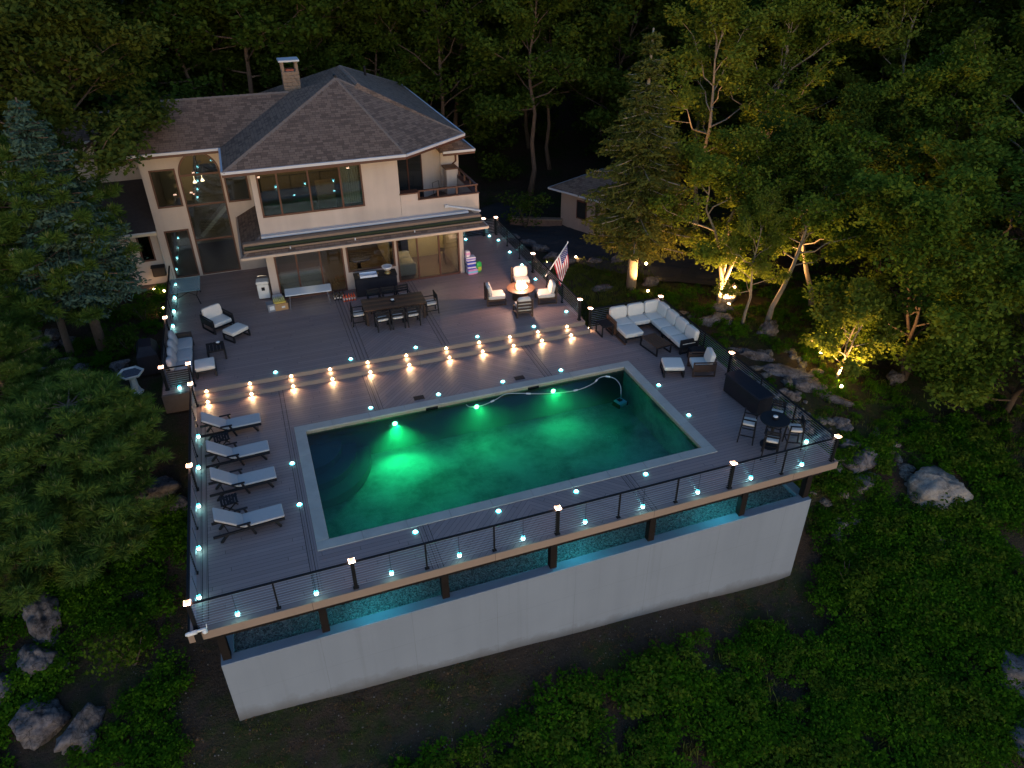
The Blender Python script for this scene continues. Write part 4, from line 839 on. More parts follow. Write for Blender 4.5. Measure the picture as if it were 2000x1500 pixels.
# ---- party table corner
T = thing('folding_table', 'white plastic folding table in front of the left sliding door', 'table', (1.32, 14.52, ZU), R(-3))
part('table_top', MB().box(-.98, .98, -.38, .38, .70, .74, .015), M_white, T)
for s in (-1, 1): part('leg', MB().tube([(s*.78, -.30, .70), (s*.86, -.30, .0), (s*.86, -.30, .02), (s*.86, .30, .02), (s*.78, .30, .70)], .016, 6), M_chrome, T)
part('brace', MB().tube([(-.8, 0, .5), (-.45, 0, .69)], .012, 6).tube([(.8, 0, .5), (.45, 0, .69)], .012, 6), M_chrome, T)
T = thing('cooler', 'tall white cooler at the left corner of the house', 'cooler', (-.48, 16.0, ZU), R(-6))
part('body', MB().box(-.25, .25, -.22, .22, .05, .72, .03), M_cooler, T); part('lid', MB().box(-.27, .27, -.24, .24, .722, .86, .03), M_cooler, T); part('latch', MB().box(-.07, .07, -.245, -.222, .45, .60), M_char, T)
for s in (-1, 1): part('wheel', MB().lathe([(.02, -.02), (.06, -.02), (.06, .02), (.02, .02)], 12).xf(TR(s*.2, .19, .06) @ RY(PI/2)), M_char, T)
part('handle', MB().tube([(-.2, .235, .6), (-.2, .27, .95), (.2, .27, .95), (.2, .235, .6)], .012, 6), M_chrome, T)
M_wbox = mat('white_carton', (.62, .62, .62), .7)
T = thing('carton', 'small white carton between the cooler and the folding table', 'carton', (.02, 15.05, ZU), .1); part('body', MB().box(-.2, .2, -.15, .15, 0, .42), M_wbox, T); part('flap', MB().box(-.2, .2, -.15, .15, .421, .43), M_wbox, T)
T = thing('carton', 'grey carton left of the cardboard box', 'carton', (-.32, 14.62, ZU), .15); part('body', MB().box(-.17, .17, -.2, .2, 0, .34), mat('grey_carton', (.22, .22, .24), .7), T); part('label_print', MB().box(-.1, .1, -.204, -.2005, .08, .26), M_wbox, T)
T = thing('cardboard_box', 'brown cardboard box under the pack of bottles', 'box', (.10, 14.62, ZU), .08); part('body', MB().box(-.27, .27, -.18, .18, 0, .30), M_card, T); part('tape', MB().box(-.271, .271, -.03, .03, .301, .303), mat('tape', (.5, .36, .2), .4), T); part('label_print', MB().box(0, .14, -.184, -.1805, .1, .18), M_wbox, T)
T = thing('bottle_pack', 'pack of yellow topped bottles on the cardboard box', 'bottles', (.05, 14.64, ZU+.305), .08); part('tray', MB().box(-.25, .25, -.15, .15, 0, .07), mat('yellow_tray', (.55, .40, .08), .6), T)
btl = MB().lathe([(.005, 0), (.034, .0), (.035, .13), (.015, .18), (.013, .225), (.004, .23)], 10)
bm = mat('pale_green_glass', (.32, .34, .16), .2); bme = btl.mesh('bottle', bm, True)
for i in range(6):
    for j in range(2): part('bottle', bme, bm, T, loc=(-.20+i*.08, -.07+j*.13, .03))
# loose bottles beside the black cabinet
wine = MB().lathe([(.005, 0), (.038, 0), (.038, .19), (.014, .245), (.014, .31), (.004, .315)], 10); soda = MB().lathe([(.005, 0), (.042, .0), (.045, .05), (.04, .12), (.045, .18), (.016, .26), (.016, .29), (.004, .295)], 10)
wm = mat('dark_bottle_glass', (.02, .018, .015), .15); om = mat('orange_soda', (.62, .10, .04), .25); rm = mat('pale_label', (.6, .55, .5), .6); cm_ = mat('red_cap', (.4, .03, .03), .4)
wme = wine.mesh('glass', wm, True); ome = soda.mesh('plastic', om, True); lme = MB().lathe([(.040, .06), (.040, .14)], 10).mesh('paper', rm, True); sme = MB().lathe([(.0455, .07), (.0435, .12), (.0455, .16)], 10).mesh('paper', rm, True); cme = MB().lathe([(.018, .285), (.018, .305), (.004, .306)], 8).mesh('cap', cm_, True)
rr = random.Random(11)
for i in range(12):
    T = thing('wine_bottle', 'dark wine bottle beside the folding table, %s row, %s from the left' % (('near', 'middle', 'far')[i//4], ORD[i % 4]), 'bottle', (2.42+(i % 4)*.13+rr.uniform(-.02, .02), 14.62+(i//4)*.17+rr.uniform(-.03, .03), ZU), rr.random()*6, 'dark bottles by the black cabinet'); part('glass', wme, wm, T); part('paper', lme, rm, T)
for i in range(10):
    T = thing('soda_bottle', 'orange soda bottle by the black cabinet, %s row, %s from the left' % (('near', 'far')[i//5], ORD[i % 5]), 'bottle', (2.78+(i % 5)*.115, 14.34+(i//5)*.13, ZU), rr.random()*6, 'orange bottles by the black cabinet'); part('plastic', ome, om, T); part('paper', sme, rm, T); part('cap', cme, cm_, T)
# black covered cabinet with tray and ice bucket
T = thing('covered_cabinet', 'black covered bar cabinet under the middle window', 'cabinet', (4.32, 14.78, ZU), R(-4))
part('body', MB().box(-.92, .92, -.34, .34, 0.02, .86, .02), M_cover, T); part('top', MB().box(-.95, .95, -.37, .37, .862, .91, .02), M_char, T)
for k in (-1, 0, 1): part('door', MB().box(k*.6-.28, k*.6+.28, -.352, -.342, .08, .80), M_cover, T)
T = thing('serving_tray', 'white enamel serving tray on the black cabinet', 'tray', (4.0, 14.68, ZU+.912), R(-4)); part('dish', MB().box(-.36, .36, -.2, .2, 0, .03).box(-.38, .38, -.22, -.2, .0, .09).box(-.38, .38, .2, .22, 0, .09).box(-.38, -.36, -.2, .2, 0, .09).box(.36, .38, -.2, .2, 0, .09), mat('enamel', (.66, .70, .78), .25, .05), T)
for s in (-1, 1): part('handle', MB().tube([(s*.38, -.1, .06), (s*.44, -.06, .08), (s*.44, .06, .08), (s*.38, .1, .06)], .012, 6), mat('brass', (.5, .33, .12), .3, metal=.8), T)
T = thing('ice_bucket', 'polished steel ice bowl on a stand on the black cabinet', 'ice bucket', (4.86, 14.66, ZU+.912)); part('bowl', MB().lathe([(.05, .14), (.15, .17), (.22, .27), (.24, .34), (.22, .34), (.14, .2), (.02, .17)], 20), mat('bright_steel', (.66, .67, .70), .3, .05, metal=.35), T, True); part('stand', MB().lathe([(.15, 0), (.15, .03), (.1, .06), (.09, .14)], 16), mat('brass', (.5, .33, .12)), T, True)
# ---- dining set
T = thing('dining_table', 'long dark wood dining table on the upper deck', 'dining table', (4.55, 12.10, ZU), R(-2))
for k in range(6): part('plank', MB().box(-1.30, 1.30, -.57+k*.19, -.57+k*.19+.182, .70, .74), M_dwood if k % 2 else M_mwood, T)
part('apron', MB().box(-1.2, 1.2, -.48, -.44, .61, .699).box(-1.2, 1.2, .44, .48, .61, .699), M_dwood, T)
for (x, y) in ((-1.2, -.48), (1.2, -.48), (-1.2, .48), (1.2, .48)): part('leg', MB().cbox(x, y, 0, .09, .09, .609, .006), M_dwood, T)
candle('white candle dish in the middle of the dining table', 4.52, 12.1, ZU+.74, .10)
def dining_chair(label, x, y, rz):
    """faces local +Y"""
    T = thing('dining_chair', label, 'chair', (x, y, ZU), rz, 'chairs around the dining table')
    for s in (-1, 1):
        part('leg', MB().bar((s*.25, .24, .63), (s*.25, .25, 0), .045), M_char, T); part('leg', MB().bar((s*.25, -.23, .90), (s*.25, -.28, 0), .045), M_char, T)
        part('armrest', MB().box(s*.25-.028, s*.25+.028, -.22, .27, .632, .66, .006), M_char, T)
        part('stretcher', MB().box(s*.25-.016, s*.25+.016, -.25, .23, .16, .19), M_char, T)
    part('seat', MB().box(-.225, .225, -.23, .24, .40, .43), M_char, T); part('cushion', MB().pillow(0, .01, .465, .46, .45, .08, 8, .25), M_cush, T, True)
    for k in range(3): part('back_slat', MB().box(-.225, .225, -.275+.012*k, -.25+.012*k, .58+k*.12, .66+k*.12), M_char, T)
for k, x in enumerate((3.86, 4.50, 5.13)):
    dining_chair('dining chair on the pool side of the table, %s of three' % ('left', 'middle', 'right')[k], x, 11.22-.0*k, R((3, -2, 1)[k]))
    dining_chair('dining chair on the house side of the table, %s of three' % ('left', 'middle', 'right')[k], x+.05, 13.0, R(180+(2, -3, 3)[k]))
dining_chair('dining chair at the left end of the table', 3.02, 12.02, R(-90)); dining_chair('dining chair at the right end of the table', 6.10, 11.98, R(92))
# ---- fire pit group
FP = (10.15, 11.80)
T = thing('fire_table', 'round fire table with bright burning flames', 'fire table', (*FP, ZU))
part('base', MB().lathe([(.34, 0), (.36, .05), (.36, .48), (.42, .5)], 28), M_mwood, T, True); part('table_top', MB().lathe([(.30, .50), (.62, .50), (.63, .53), (.62, .56), (.30, .56)], 36), M_mwood, T)
part('burner_bowl', MB().lathe([(.02, .50), (.30, .52), (.30, .57), (.27, .57), (.2, .54)], 24), M_char, T, True)
M_fire = emit('flame_glow', (1.0, .62, .33), 16.0); rr = random.Random(5)
for k in range(15):
    a = rr.random()*6.28; r = .21*math.sqrt(rr.random()); h = rr.uniform(.22, .42)*(1.1-r*2); w = rr.uniform(.08, .12)
    x, y = r*math.cos(a), r*math.sin(a); part('flame', MB().tube([(x, y, .54), (x+.01, y, .54+h*.3), (x+rr.uniform(-.03, .03), y+.02, .54+h*.65), (x+rr.uniform(-.05, .05), y, .54+h)], [w*.6, w, w*.6, .004], 8), M_fire, T, True)
for k in range(22):
    a = rr.random()*6.28; r = .27*math.sqrt(rr.random()); part('lava_stone', MB().lathe([(.005, .0), (.03, .01), (.035, .03), (.005, .05)], 5, (r*math.cos(a), r*math.sin(a)), rr.random()).xf(TR(0, 0, .535)), mat('ember_stone', (.10, .05, .04), .9), T)
lamp('POINT', (0, 0, 1.02), (1.0, .60, .40), 220, T, .2)
M_fw = mat('teak_frame', (.06, .032, .022), .5, .25, 12)
club_chair('armless fire table chair on the house side, brightly lit', FP[0]+.52, FP[1]+1.3, ZU, R(-8), .80, .80, False, M_fw, 'chairs around the fire table', 'fire_chair')
club_chair('armless fire table chair on the left side', FP[0]-1.15, FP[1]+.12, ZU, R(82), .80, .85, False, M_fw, 'chairs around the fire table', 'fire_chair')
club_chair('armless fire table chair on the railing side', FP[0]+1.0, FP[1]-.50, ZU, R(-100), .80, .85, False, M_fw, 'chairs around the fire table', 'fire_chair')
club_chair('armless fire table chair on the pool side, back turned', FP[0]-.40, FP[1]-1.35, ZU, R(172), .72, .80, False, M_fw, 'chairs around the fire table', 'fire_chair')
# ---- packs stacked against the house corner
def pack(label, x, y, z, sx, sy, sz, m, m2, rz=0):
    T = thing('drink_pack', label, 'pack', (x, y, z), rz, 'packs stacked at the right corner of the house')
    part('wrap', MB().box(-sx/2, sx/2, -sy/2, sy/2, 0, sz, .025), m, T); part('label_band', MB().box(-sx/2-.003, sx/2+.003, -sy/2-.003, sy/2+.003, sz*.35, sz*.68), m2, T)
    return T
cb = mat('blue_wrap', (.05, .07, .42), .35); cp = mat('pink_wrap', (.62, .28, .50), .35); cc = mat('cyan_wrap', (.20, .55, .70), .35); cw = mat('white_wrap', (.65, .60, .66), .35); cg = mat('green_wrap', (.04, .42, .08), .35); cv = mat('violet_wrap', (.18, .14, .45), .35); cy_ = mat('yellow_wrap', (.5, .5, .08), .4)
pack('pink and cyan pack at the bottom of the stack', 8.98, 15.28, ZU, .48, .36, .26, cp, cc, .05); pack('lower of the two blue packs in the stack', 8.94, 15.28, ZU+.265, .42, .34, .2, cb, cw, -.04)
pack('upper of the two blue packs in the stack', 8.93, 15.28, ZU+.47, .42, .34, .2, cb, cw, .03); pack('white and violet pack on the blue packs', 8.92, 15.3, ZU+.675, .46, .34, .2, cw, cv, 0)
pack('small white pack at the top of the stack', 8.80, 15.32, ZU+.88, .2, .2, .28, cw, cp, .1)
T = thing('green_bag', 'bright green bag leaning beside the stacked packs', 'bag', (9.32, 15.30, ZU), .3); part('sack', MB().pillow(0, 0, .27, .30, .2, .54, 8, .5), cg, T, True); part('print', MB().box(-.09, .09, -.108, -.1, .12, .3), cy_, T)
# ---- flag on the right railing of the upper deck
T = thing('flag', 'striped flag with a blue starred canton on a white pole', 'flag', (11.76, 12.55, ZU+.55), 0)
tip = Vector((.98, .12, 1.42)); part('pole', MB().tube([(-.12, 0, .0), tuple(tip)], .024, 8), M_white, T, True); part('finial', MB().lathe([(.004, .07), (.03, .045), (.035, .0), (.01, -.02)], 8).xf(TR(*tip)), M_white, T, True)
part('bracket', MB().cbox(-.02, 0, .08, .07, .06, .16), M_chrome, T)
def flagpt(u, v):
    """u along the pole hoist from the tip (0..1), v along the fly, which hangs down"""
    q = Vector((-.12, 0, 0)).lerp(tip, .97-.60*u); fold = math.sin(v*7+u*2.5)*.06*(.3+v)
    return (q.x+v*(.08+.22*u)+fold*.5, q.y+fold*1.6-.12*v, q.z-1.12*v+.02*math.sin(u*9))
def cloth(u0, u1, v0, v1, off=0.0, nu=3, nv=16):
    mb = MB(); vs = []
    for i in range(nu+1):
        for j in range(nv+1):
            x, y, z = flagpt(u0+(u1-u0)*i/nu, v0+(v1-v0)*j/nv); vs.append((x-off*.5, y-off, z))
    return mb.add(vs, [(i*(nv+1)+j, i*(nv+1)+j+1, (i+1)*(nv+1)+j+1, (i+1)*(nv+1)+j) for i in range(nu) for j in range(nv)])
mr = mat('flag_red', (.42, .03, .05), .8); mw = mat('flag_white', (.72, .70, .68), .8); mblu = mat('flag_blue', (.03, .04, .16), .8)
for k in range(13):
    v0 = .42 if k < 7 else 0.0
    part('stripe', cloth(k/13, (k+1)/13, v0, 1.0), mr if k % 2 == 0 else mw, T, True)
can = part('canton', cloth(0, 7/13, 0, .42, 0.0, 6, 8), mblu, T, True)
st = MB()
for i in range(9):
    for j in range(6 if i % 2 == 0 else 5):
        u = (i+1)/10*7/13; v = ((j+.5)/6 if i % 2 == 0 else (j+1)/6)*.42
        x, y, z = flagpt(u, v); pts = []
        for q_ in range(10): a = q_*PI/5; r = .019 if q_ % 2 == 0 else .008; pts.append((x+r*math.sin(a), y-.006, z+r*math.cos(a)))
        st.add(pts+[(x, y-.006, z)], [(q_, (q_+1) % 10, 10) for q_ in range(10)]); st.add([(a_, b_+.012, c_) for a_, b_, c_ in pts]+[(x, y+.006, z)], [((q_+1) % 10, q_, 10) for q_ in range(10)])
tag(part('stars', st, mw, can), kind='stuff')
# ---- sectional sofa in the right corner
T = thing('sectional_sofa', 'large L shaped sectional sofa with cream cushions in the right corner', 'sofa', (0, 0, 0))
fr = MB().box(12.92, 15.32, 7.90, 8.70, .19, .27, .01).box(14.52, 15.32, 5.62, 7.898, .19, .27, .01); part('base_frame', fr, M_char, T)
part('arm', MB().box(12.84, 12.918, 7.02, 8.70, 0.0, .05).box(12.84, 12.918, 7.9, 8.70, .48, .62, .006).box(12.84, 12.918, 7.9, 7.97, .051, .479).box(12.84, 12.918, 8.63, 8.70, .051, .479).box(12.85, 12.908, 7.98, 8.62, .25, .40), M_mwood, T)
part('arm', MB().box(14.52, 15.34, 5.54, 5.618, .46, .62, .006).box(14.52, 14.60, 5.54, 5.618, 0, .459).box(15.26, 15.34, 5.54, 5.618, 0, .459).box(14.61, 15.25, 5.55, 5.61, .23, .38).box(14.61, 15.25, 5.55, 5.61, 0, .05), M_char, T)
for (x, y) in ((13.7, 7.95), (14.56, 7.0), (15.28, 8.66), (15.28, 7.0)): part('leg', MB().cbox(x, y, 0, .07, .07, .19), M_char, T)
part('back_frame', MB().box(12.92, 15.32, 8.702, 8.75, .19, .66).box(15.322, 15.37, 5.62, 8.75, .19, .66), M_char, T)
for k in range(3): part('seat_cushion', MB().pillow(13.30+k*.79, 8.24, .36, .77, .70, .19, 10, .12), M_cush, T, True)
for k in range(3): part('seat_cushion', MB().pillow(14.88, 7.50-k*.76, .36, .74, .738, .19, 10, .12), M_cush, T, True)
part('chaise_cushion', MB().pillow(13.30, 7.46, .36, .82, .86, .19, 10, .12), M_cush, T, True)
part('chaise_frame', MB().box(12.92, 13.70, 7.04, 7.896, .19, .27, .01), M_char, T)
part('leg', MB().box(13.62, 13.68, 7.06, 7.12, 0, .189).box(12.93, 12.99, 7.06, 7.12, .051, .189), M_char, T)
for k in range(3): part('back_cushion', MB().pillow(0, 0, 0, .775, .22, .52, 10, .28).xf(TR(13.30+k*.80, 8.58, .68) @ RX(-.16)), M_cush, T, True)
for k in range(4): part('back_cushion', MB().pillow(0, 0, 0, .22, .715, .52, 10, .28).xf(TR(15.20, 8.12-k*.745, .68) @ RY(.16)), M_cush, T, True)
slat_table('brown slatted coffee table in front of the sectional', 13.86, 6.32, 0, R(8), .72, 1.10, .40, M_mwood, 'coffee_table', 'coffee table', 6)
slat_table('dark end table at the left end of the sectional', 12.52, 8.22, 0, R(0), .52, .62, .50, M_char)
slat_table('dark low table between the sectional and the right armchair', 14.98, 5.05, 0, R(-10), .62, .50, .44, M_char)
ottoman('pale ottoman beside the pool near the right railing', 13.55, 4.50, 0, R(-20), .78, .80)
club_chair('dark armchair with a cream pillow by the right railing', 14.62, 4.18, 0, R(-108), .86, .86, True, M_fw)
# ---- deck storage box and bar set
T = thing('storage_box', 'long black deck storage box against the right railing', 'storage box', (14.98, 1.80, 0), R(3))
part('body', MB().box(-.32, .32, -.92, .92, .02, .66, .02), M_cover, T); part('lid', MB().box(-.35, .35, -.96, .96, .662, .76, .03), M_cover, T)
for k in (-1, 1): part('handle', MB().box(-.33, -.322, k*.5-.12, k*.5+.12, .48, .54), M_char, T)
BT = (14.18, -.62)
T = thing('bar_table', 'round black bar table near the front right corner', 'bar table', (*BT, 0)); part('table_top', MB().lathe([(.05, 1.0), (.46, 1.0), (.47, 1.02), (.46, 1.04), (.05, 1.04)], 32), M_char, T); part('pillar', MB().lathe([(.05, .06), (.05, 1.0)], 12), M_char, T, True); part('foot', MB().lathe([(.3, 0), (.3, .03), (.06, .07)], 24), M_char, T)
candle('white candle in a dark holder on the bar table', BT[0]+.02, BT[1]+.02, 1.04, .10)
def bar_stool(label, x, y, rz):
    """faces local +Y"""
    T = thing('bar_stool', label, 'bar stool', (x, y, 0), rz, 'stools around the bar table')
    for s in (-1, 1):
        part('leg', MB().bar((s*.19, .19, .92), (s*.23, .23, 0), .04), M_char, T); part('leg', MB().bar((s*.19, -.19, 1.12), (s*.23, -.25, 0), .04), M_char, T)
        part('armrest', MB().box(s*.205-.025, s*.205+.025, -.2, .22, .90, .93), M_char, T); part('stretcher', MB().box(s*.215-.014, s*.215+.014, -.2, .2, .28, .31), M_char, T)
    part('footrest', MB().box(-.21, .21, .19, .22, .25, .28), M_char, T); part('seat', MB().box(-.20, .20, -.2, .2, .66, .69), M_char, T); part('cushion', MB().pillow(0, 0, .73, .42, .42, .09, 8, .25), M_cush, T, True)
    for k in range(3): part('back_slat', MB().box(-.18, .18, -.215, -.19, .88+k*.09, .94+k*.09), M_char, T)
for lab, dx, dy in (('bar stool on the pool side of the bar table, far left', -.55, .50), ('bar stool on the near left side of the bar table', -.42, -.52), ('bar stool on the near right side of the bar table', .62, -.30), ('bar stool on the railing side behind the bar table', .58, .58)):
    bar_stool(lab, BT[0]+dx, BT[1]+dy, math.atan2(-dy, -dx)-PI/2)
# ---- pool cleaner and its floating hose
T = thing('pool_robot', 'small white pool cleaning robot in the far right of the pool', 'pool robot', (10.98, 3.7, -.36), .3)
M_rob = mat('robot_plastic', (.55, .68, .70), .4); part('body', MB().box(-.19, .19, -.19, .19, 0, .17, .04), M_rob, T); part('intake', MB().box(-.09, .09, -.05, .12, .171, .18), M_char, T)
for s in (-1, 1): part('track', MB().box(s*.2-.03, s*.2+.03, -.2, .2, -.03, .13, .03), M_char, T)
hp = [(5.62, 5.30, -.12), (5.72, 5.10, -.115), (6.15, 5.04, -.11), (6.7, 5.22, -.11), (7.15, 5.44, -.11), (7.6, 5.34, -.11), (8.11, 5.12, -.11), (8.82, 4.88, -.11), (9.4, 4.78, -.11), (9.95, 4.80, -.11), (10.5, 4.99, -.11), (10.85, 5.24, -.11), (11.15, 5.27, -.11), (11.4, 5.0, -.11), (11.38, 4.5, -.12), (11.15, 4.0, -.14), (11.0, 3.72, -.2)]
def smooth_path(pts, n=8):
    P = [Vector(p) for p in pts]; out = []
    for i in range(len(P)-1):
        a, b, c_, d = P[max(i-1, 0)], P[i], P[i+1], P[min(i+2, len(P)-1)]
        for k in range(n):
            s = k/n; out.append(.5*((2*b)+(-a+c_)*s+(2*a-5*b+4*c_-d)*s*s+(-a+3*b-3*c_+d)*s**3))
    return out+[P[-1]]
T = thing('pool_hose', 'white floating hose winding across the pool to the robot', 'hose', (0, 0, 0)); sp = smooth_path(hp)
part('hose', MB().tube(sp, .015, 8), mat('hose_white', (.42, .46, .45), .5), T, True)
for i in (22, 46, 68, 84, 98): d = (sp[i+1]-sp[i]).normalized(); part('float', MB().tube([sp[i]-d*.09, sp[i]-d*.07, sp[i]+d*.07, sp[i]+d*.09], [.018, .032, .032, .018], 10), M_white, T, True)
# ---- security camera at the near left corner post
T = thing('security_camera', 'white security camera on an arm at the near left corner', 'camera', (-3.46, -2.14, .02)); part('mount', MB().box(-.06, .10, -.06, .03, -.30, .10, .01), M_black, T); part('arm', MB().bar((-.02, -.05, .13), (.26, -.10, .20), .05), M_white, T)
part('head', MB().tube([(-.22, -.06, .12), (-.16, -.07, .125), (.04, -.08, .15)], [.035, .055, .055], 12), M_white, T, True); part('dome', MB().pillow(.22, -.11, .12, .13, .13, .13, 8, 1.0), M_white, T, True); part('antenna', MB().tube([(.28, -.09, .2), (.29, -.09, .34)], .012, 6), M_white, T)
# ================================================================ VEGETATION
def leafmat(name, c1, c2, trans=0.3, scale=0.7):
    m, t, p = newmat(name); t.N.remove(p)
    oi = t.n('ObjectInfo'); geo = t.n('NewGeometry'); nz = t.noise(geo.outputs['Position'], scale, 3); fine = t.noise(geo.outputs['Position'], 9.0, 1)
    k = t.m('ADD', t.m('MULTIPLY', nz, 0.75), t.m('ADD', t.m('MULTIPLY', oi.outputs['Random'], 0.25), t.m('MULTIPLY', fine, 0.35)))
    c = t.mix(t.ramp(k, [(0.35, 0.0), (0.95, 1.0)]), c1, c2)
    d = t.n('BsdfDiffuse'); t.L.new(c, d.inputs[0]); tl = t.n('BsdfTranslucent'); t.L.new(c, tl.inputs[0]); mx = t.n('MixShader'); mx.inputs[0].default_value = trans
    t.L.new(d.outputs[0], mx.inputs[1]); t.L.new(tl.outputs[0], mx.inputs[2]); t.L.new(mx.outputs[0], t.N['Material Output'].inputs[0])
    return m
M_maple = leafmat('maple_leaves', (0.062, 0.112, 0.011), (0.175, 0.225, 0.030)); M_oak = leafmat('oak_leaves', (0.045, 0.070, 0.012), (0.125, 0.145, 0.028))
M_dark = leafmat('dark_wood_leaves', (0.030, 0.060, 0.009), (0.085, 0.120, 0.018)); M_fresh = leafmat('fresh_leaves', (0.085, 0.128, 0.013), (0.21, 0.24, 0.034))
M_spr = leafmat('spruce_needles', (0.052, 0.066, 0.013), (0.135, 0.135, 0.030), .2); M_blue = leafmat('blue_spruce_needles', (0.028, 0.062, 0.042), (0.092, 0.145, 0.105), .15)
M_pine = leafmat('pine_needles', (0.024, 0.060, 0.010), (0.125, 0.195, 0.038), .25, 1.3)
M_shoot = leafmat('pine_new_shoots', (0.13, 0.155, 0.045), (0.24, 0.25, 0.085), .25, 2.0); M_shrub = leafmat('shrub_leaves', (0.018, 0.066, 0.004), (0.072, 0.165, 0.010), .3, .6)
M_lime = leafmat('lime_shrub_leaves', (0.036, 0.078, 0.007), (0.10, 0.15, 0.016), .3); M_grass = leafmat('grass_blades', (0.045, 0.072, 0.012), (0.11, 0.13, 0.03), .25)
M_bark = mat('bark', (0.13, 0.085, 0.06), .95, .4, 9, bump=.8, bscale=14); M_bark2 = mat('pale_bark', (0.26, 0.21, 0.155), .95, .35, 7, bump=.6, bscale=16); M_dbark = mat('dark_bark', (0.07, 0.05, 0.038), .95, .4, 9, bump=.8, bscale=14)
def quads(P, D, N, l, w):
    """rhombic leaves at P along D with normal hint N; sizes l, w (arrays)"""
    D = D/np.linalg.norm(D, axis=1, keepdims=True); S = np.cross(D, N); S /= (np.linalg.norm(S, axis=1, keepdims=True)+1e-9)
    l = np.asarray(l)[:, None]; w = np.asarray(w)[:, None]
    V = np.stack([P-D*l*.5, P+S*w*.5+D*l*.08, P+D*l*.5, P-S*w*.5+D*l*.08], 1).reshape(-1, 3)
    return V, np.arange(len(V)).reshape(-1, 4)
def rvec(g, n): v = g.normal(size=(n, 3)); return v/np.linalg.norm(v, axis=1, keepdims=True)
def leaf_cloud(g, C, rad, n, size, flat=.6, droop=.25):
    C = np.asarray(C, float); idx = np.repeat(np.arange(len(C)), n); M = len(idx)
    off = rvec(g, M)*(g.random((M, 1))**.45)*np.asarray(rad)[idx][:, None]; off[:, 2] *= flat
    D = rvec(g, M); D[:, 2] = D[:, 2]*.5-droop; N = rvec(g, M)*.7; N[:, 2] += 1.0
    s = size*g.uniform(.5, 1.5, M); return quads(C[idx]+off, D, N, s, s*g.uniform(.5, .75, M))
def decid(seed, h, r, tf=.3, nl=16, nleaf=85, size=.19, tr=.2, lean=(0, 0), stems=1, clump=.17, sub=4, up=1.0):
    g = np.random.default_rng(seed); wood = MB(); C = []; rad = []
    for s in range(stems):
        az0 = g.random()*6.28; spread = 0 if stems == 1 else .32
        top = np.array([lean[0]+math.cos(az0+s*6.28/stems)*spread*h*.6, lean[1]+math.sin(az0+s*6.28/stems)*spread*h*.6, h*.86]); path = []
        for i in range(8):
            q = i/7; wob = g.normal(size=2)*.012*h*(1 if 0 < i else 0); path.append(np.array([top[0]*q**1.2+wob[0], top[1]*q**1.2+wob[1], top[2]*q]))
        rr_ = [tr*(1.25 if i == 0 else 1)*(1-.86*i/7)/(stems**.4) for i in range(8)]; wood.tube(path, rr_, 8)
        for k in range(nl//stems):
            q = tf+(1-tf)*((k+g.random()*.6)/(nl//stems)); q = min(q, .98); f = q*7; i0 = min(int(f), 6); st = path[i0]*(1-(f-i0))+path[i0+1]*(f-i0)
            az = k*2.4+g.normal()*.3+s*1.1; prof = math.sin(min(1, (1-q)/(1-tf)*.85+.17)*PI*.62)**.7; L = r*prof*g.uniform(.75, 1.12); el = R(12+52*(q-tf)/(1-tf)*up+g.normal()*8)
            d = np.array([math.cos(az)*math.cos(el), math.sin(az)*math.cos(el), math.sin(el)]); pts = [st]
            for j in range(1, 6): pts.append(st+d*L*j/5+np.array([g.normal()*.035*L, g.normal()*.035*L, .09*L*(j/5)**2*up+g.normal()*.025*L]))
            r0 = max(.02, tr*.42*(1-q*.6)*(.5+.5*L/r)); wood.tube(pts, [r0*(1-.82*j/5) for j in range(6)], 5, False)
            for j in range(sub):
                a = .35+.6*(j+g.random()*.5)/sub; f = a*5; i1 = min(int(f), 4); sp_ = pts[i1]*(1-(f-i1))+pts[i1+1]*(f-i1)
                v = d*.6+rvec(g, 1)[0]*.85; v[2] = abs(v[2])*.5+.05; v /= np.linalg.norm(v); l2 = L*g.uniform(.22, .42); e = sp_+v*l2
                wood.tube([sp_, sp_+v*l2*.5+g.normal(size=3)*.03*l2, e], [r0*.38, r0*.26, .012], 4, False); C += [e, sp_+v*l2*.55]; rad += [clump*r*g.uniform(.75, 1.25), clump*r*g.uniform(.6, 1.0)]
            C.append(pts[-1]); rad.append(clump*r)
        C.append(path[-1]+np.array([0, 0, .04*h])); rad.append(clump*r*1.1)
    return wood, leaf_cloud(g, C, rad, nleaf, size)
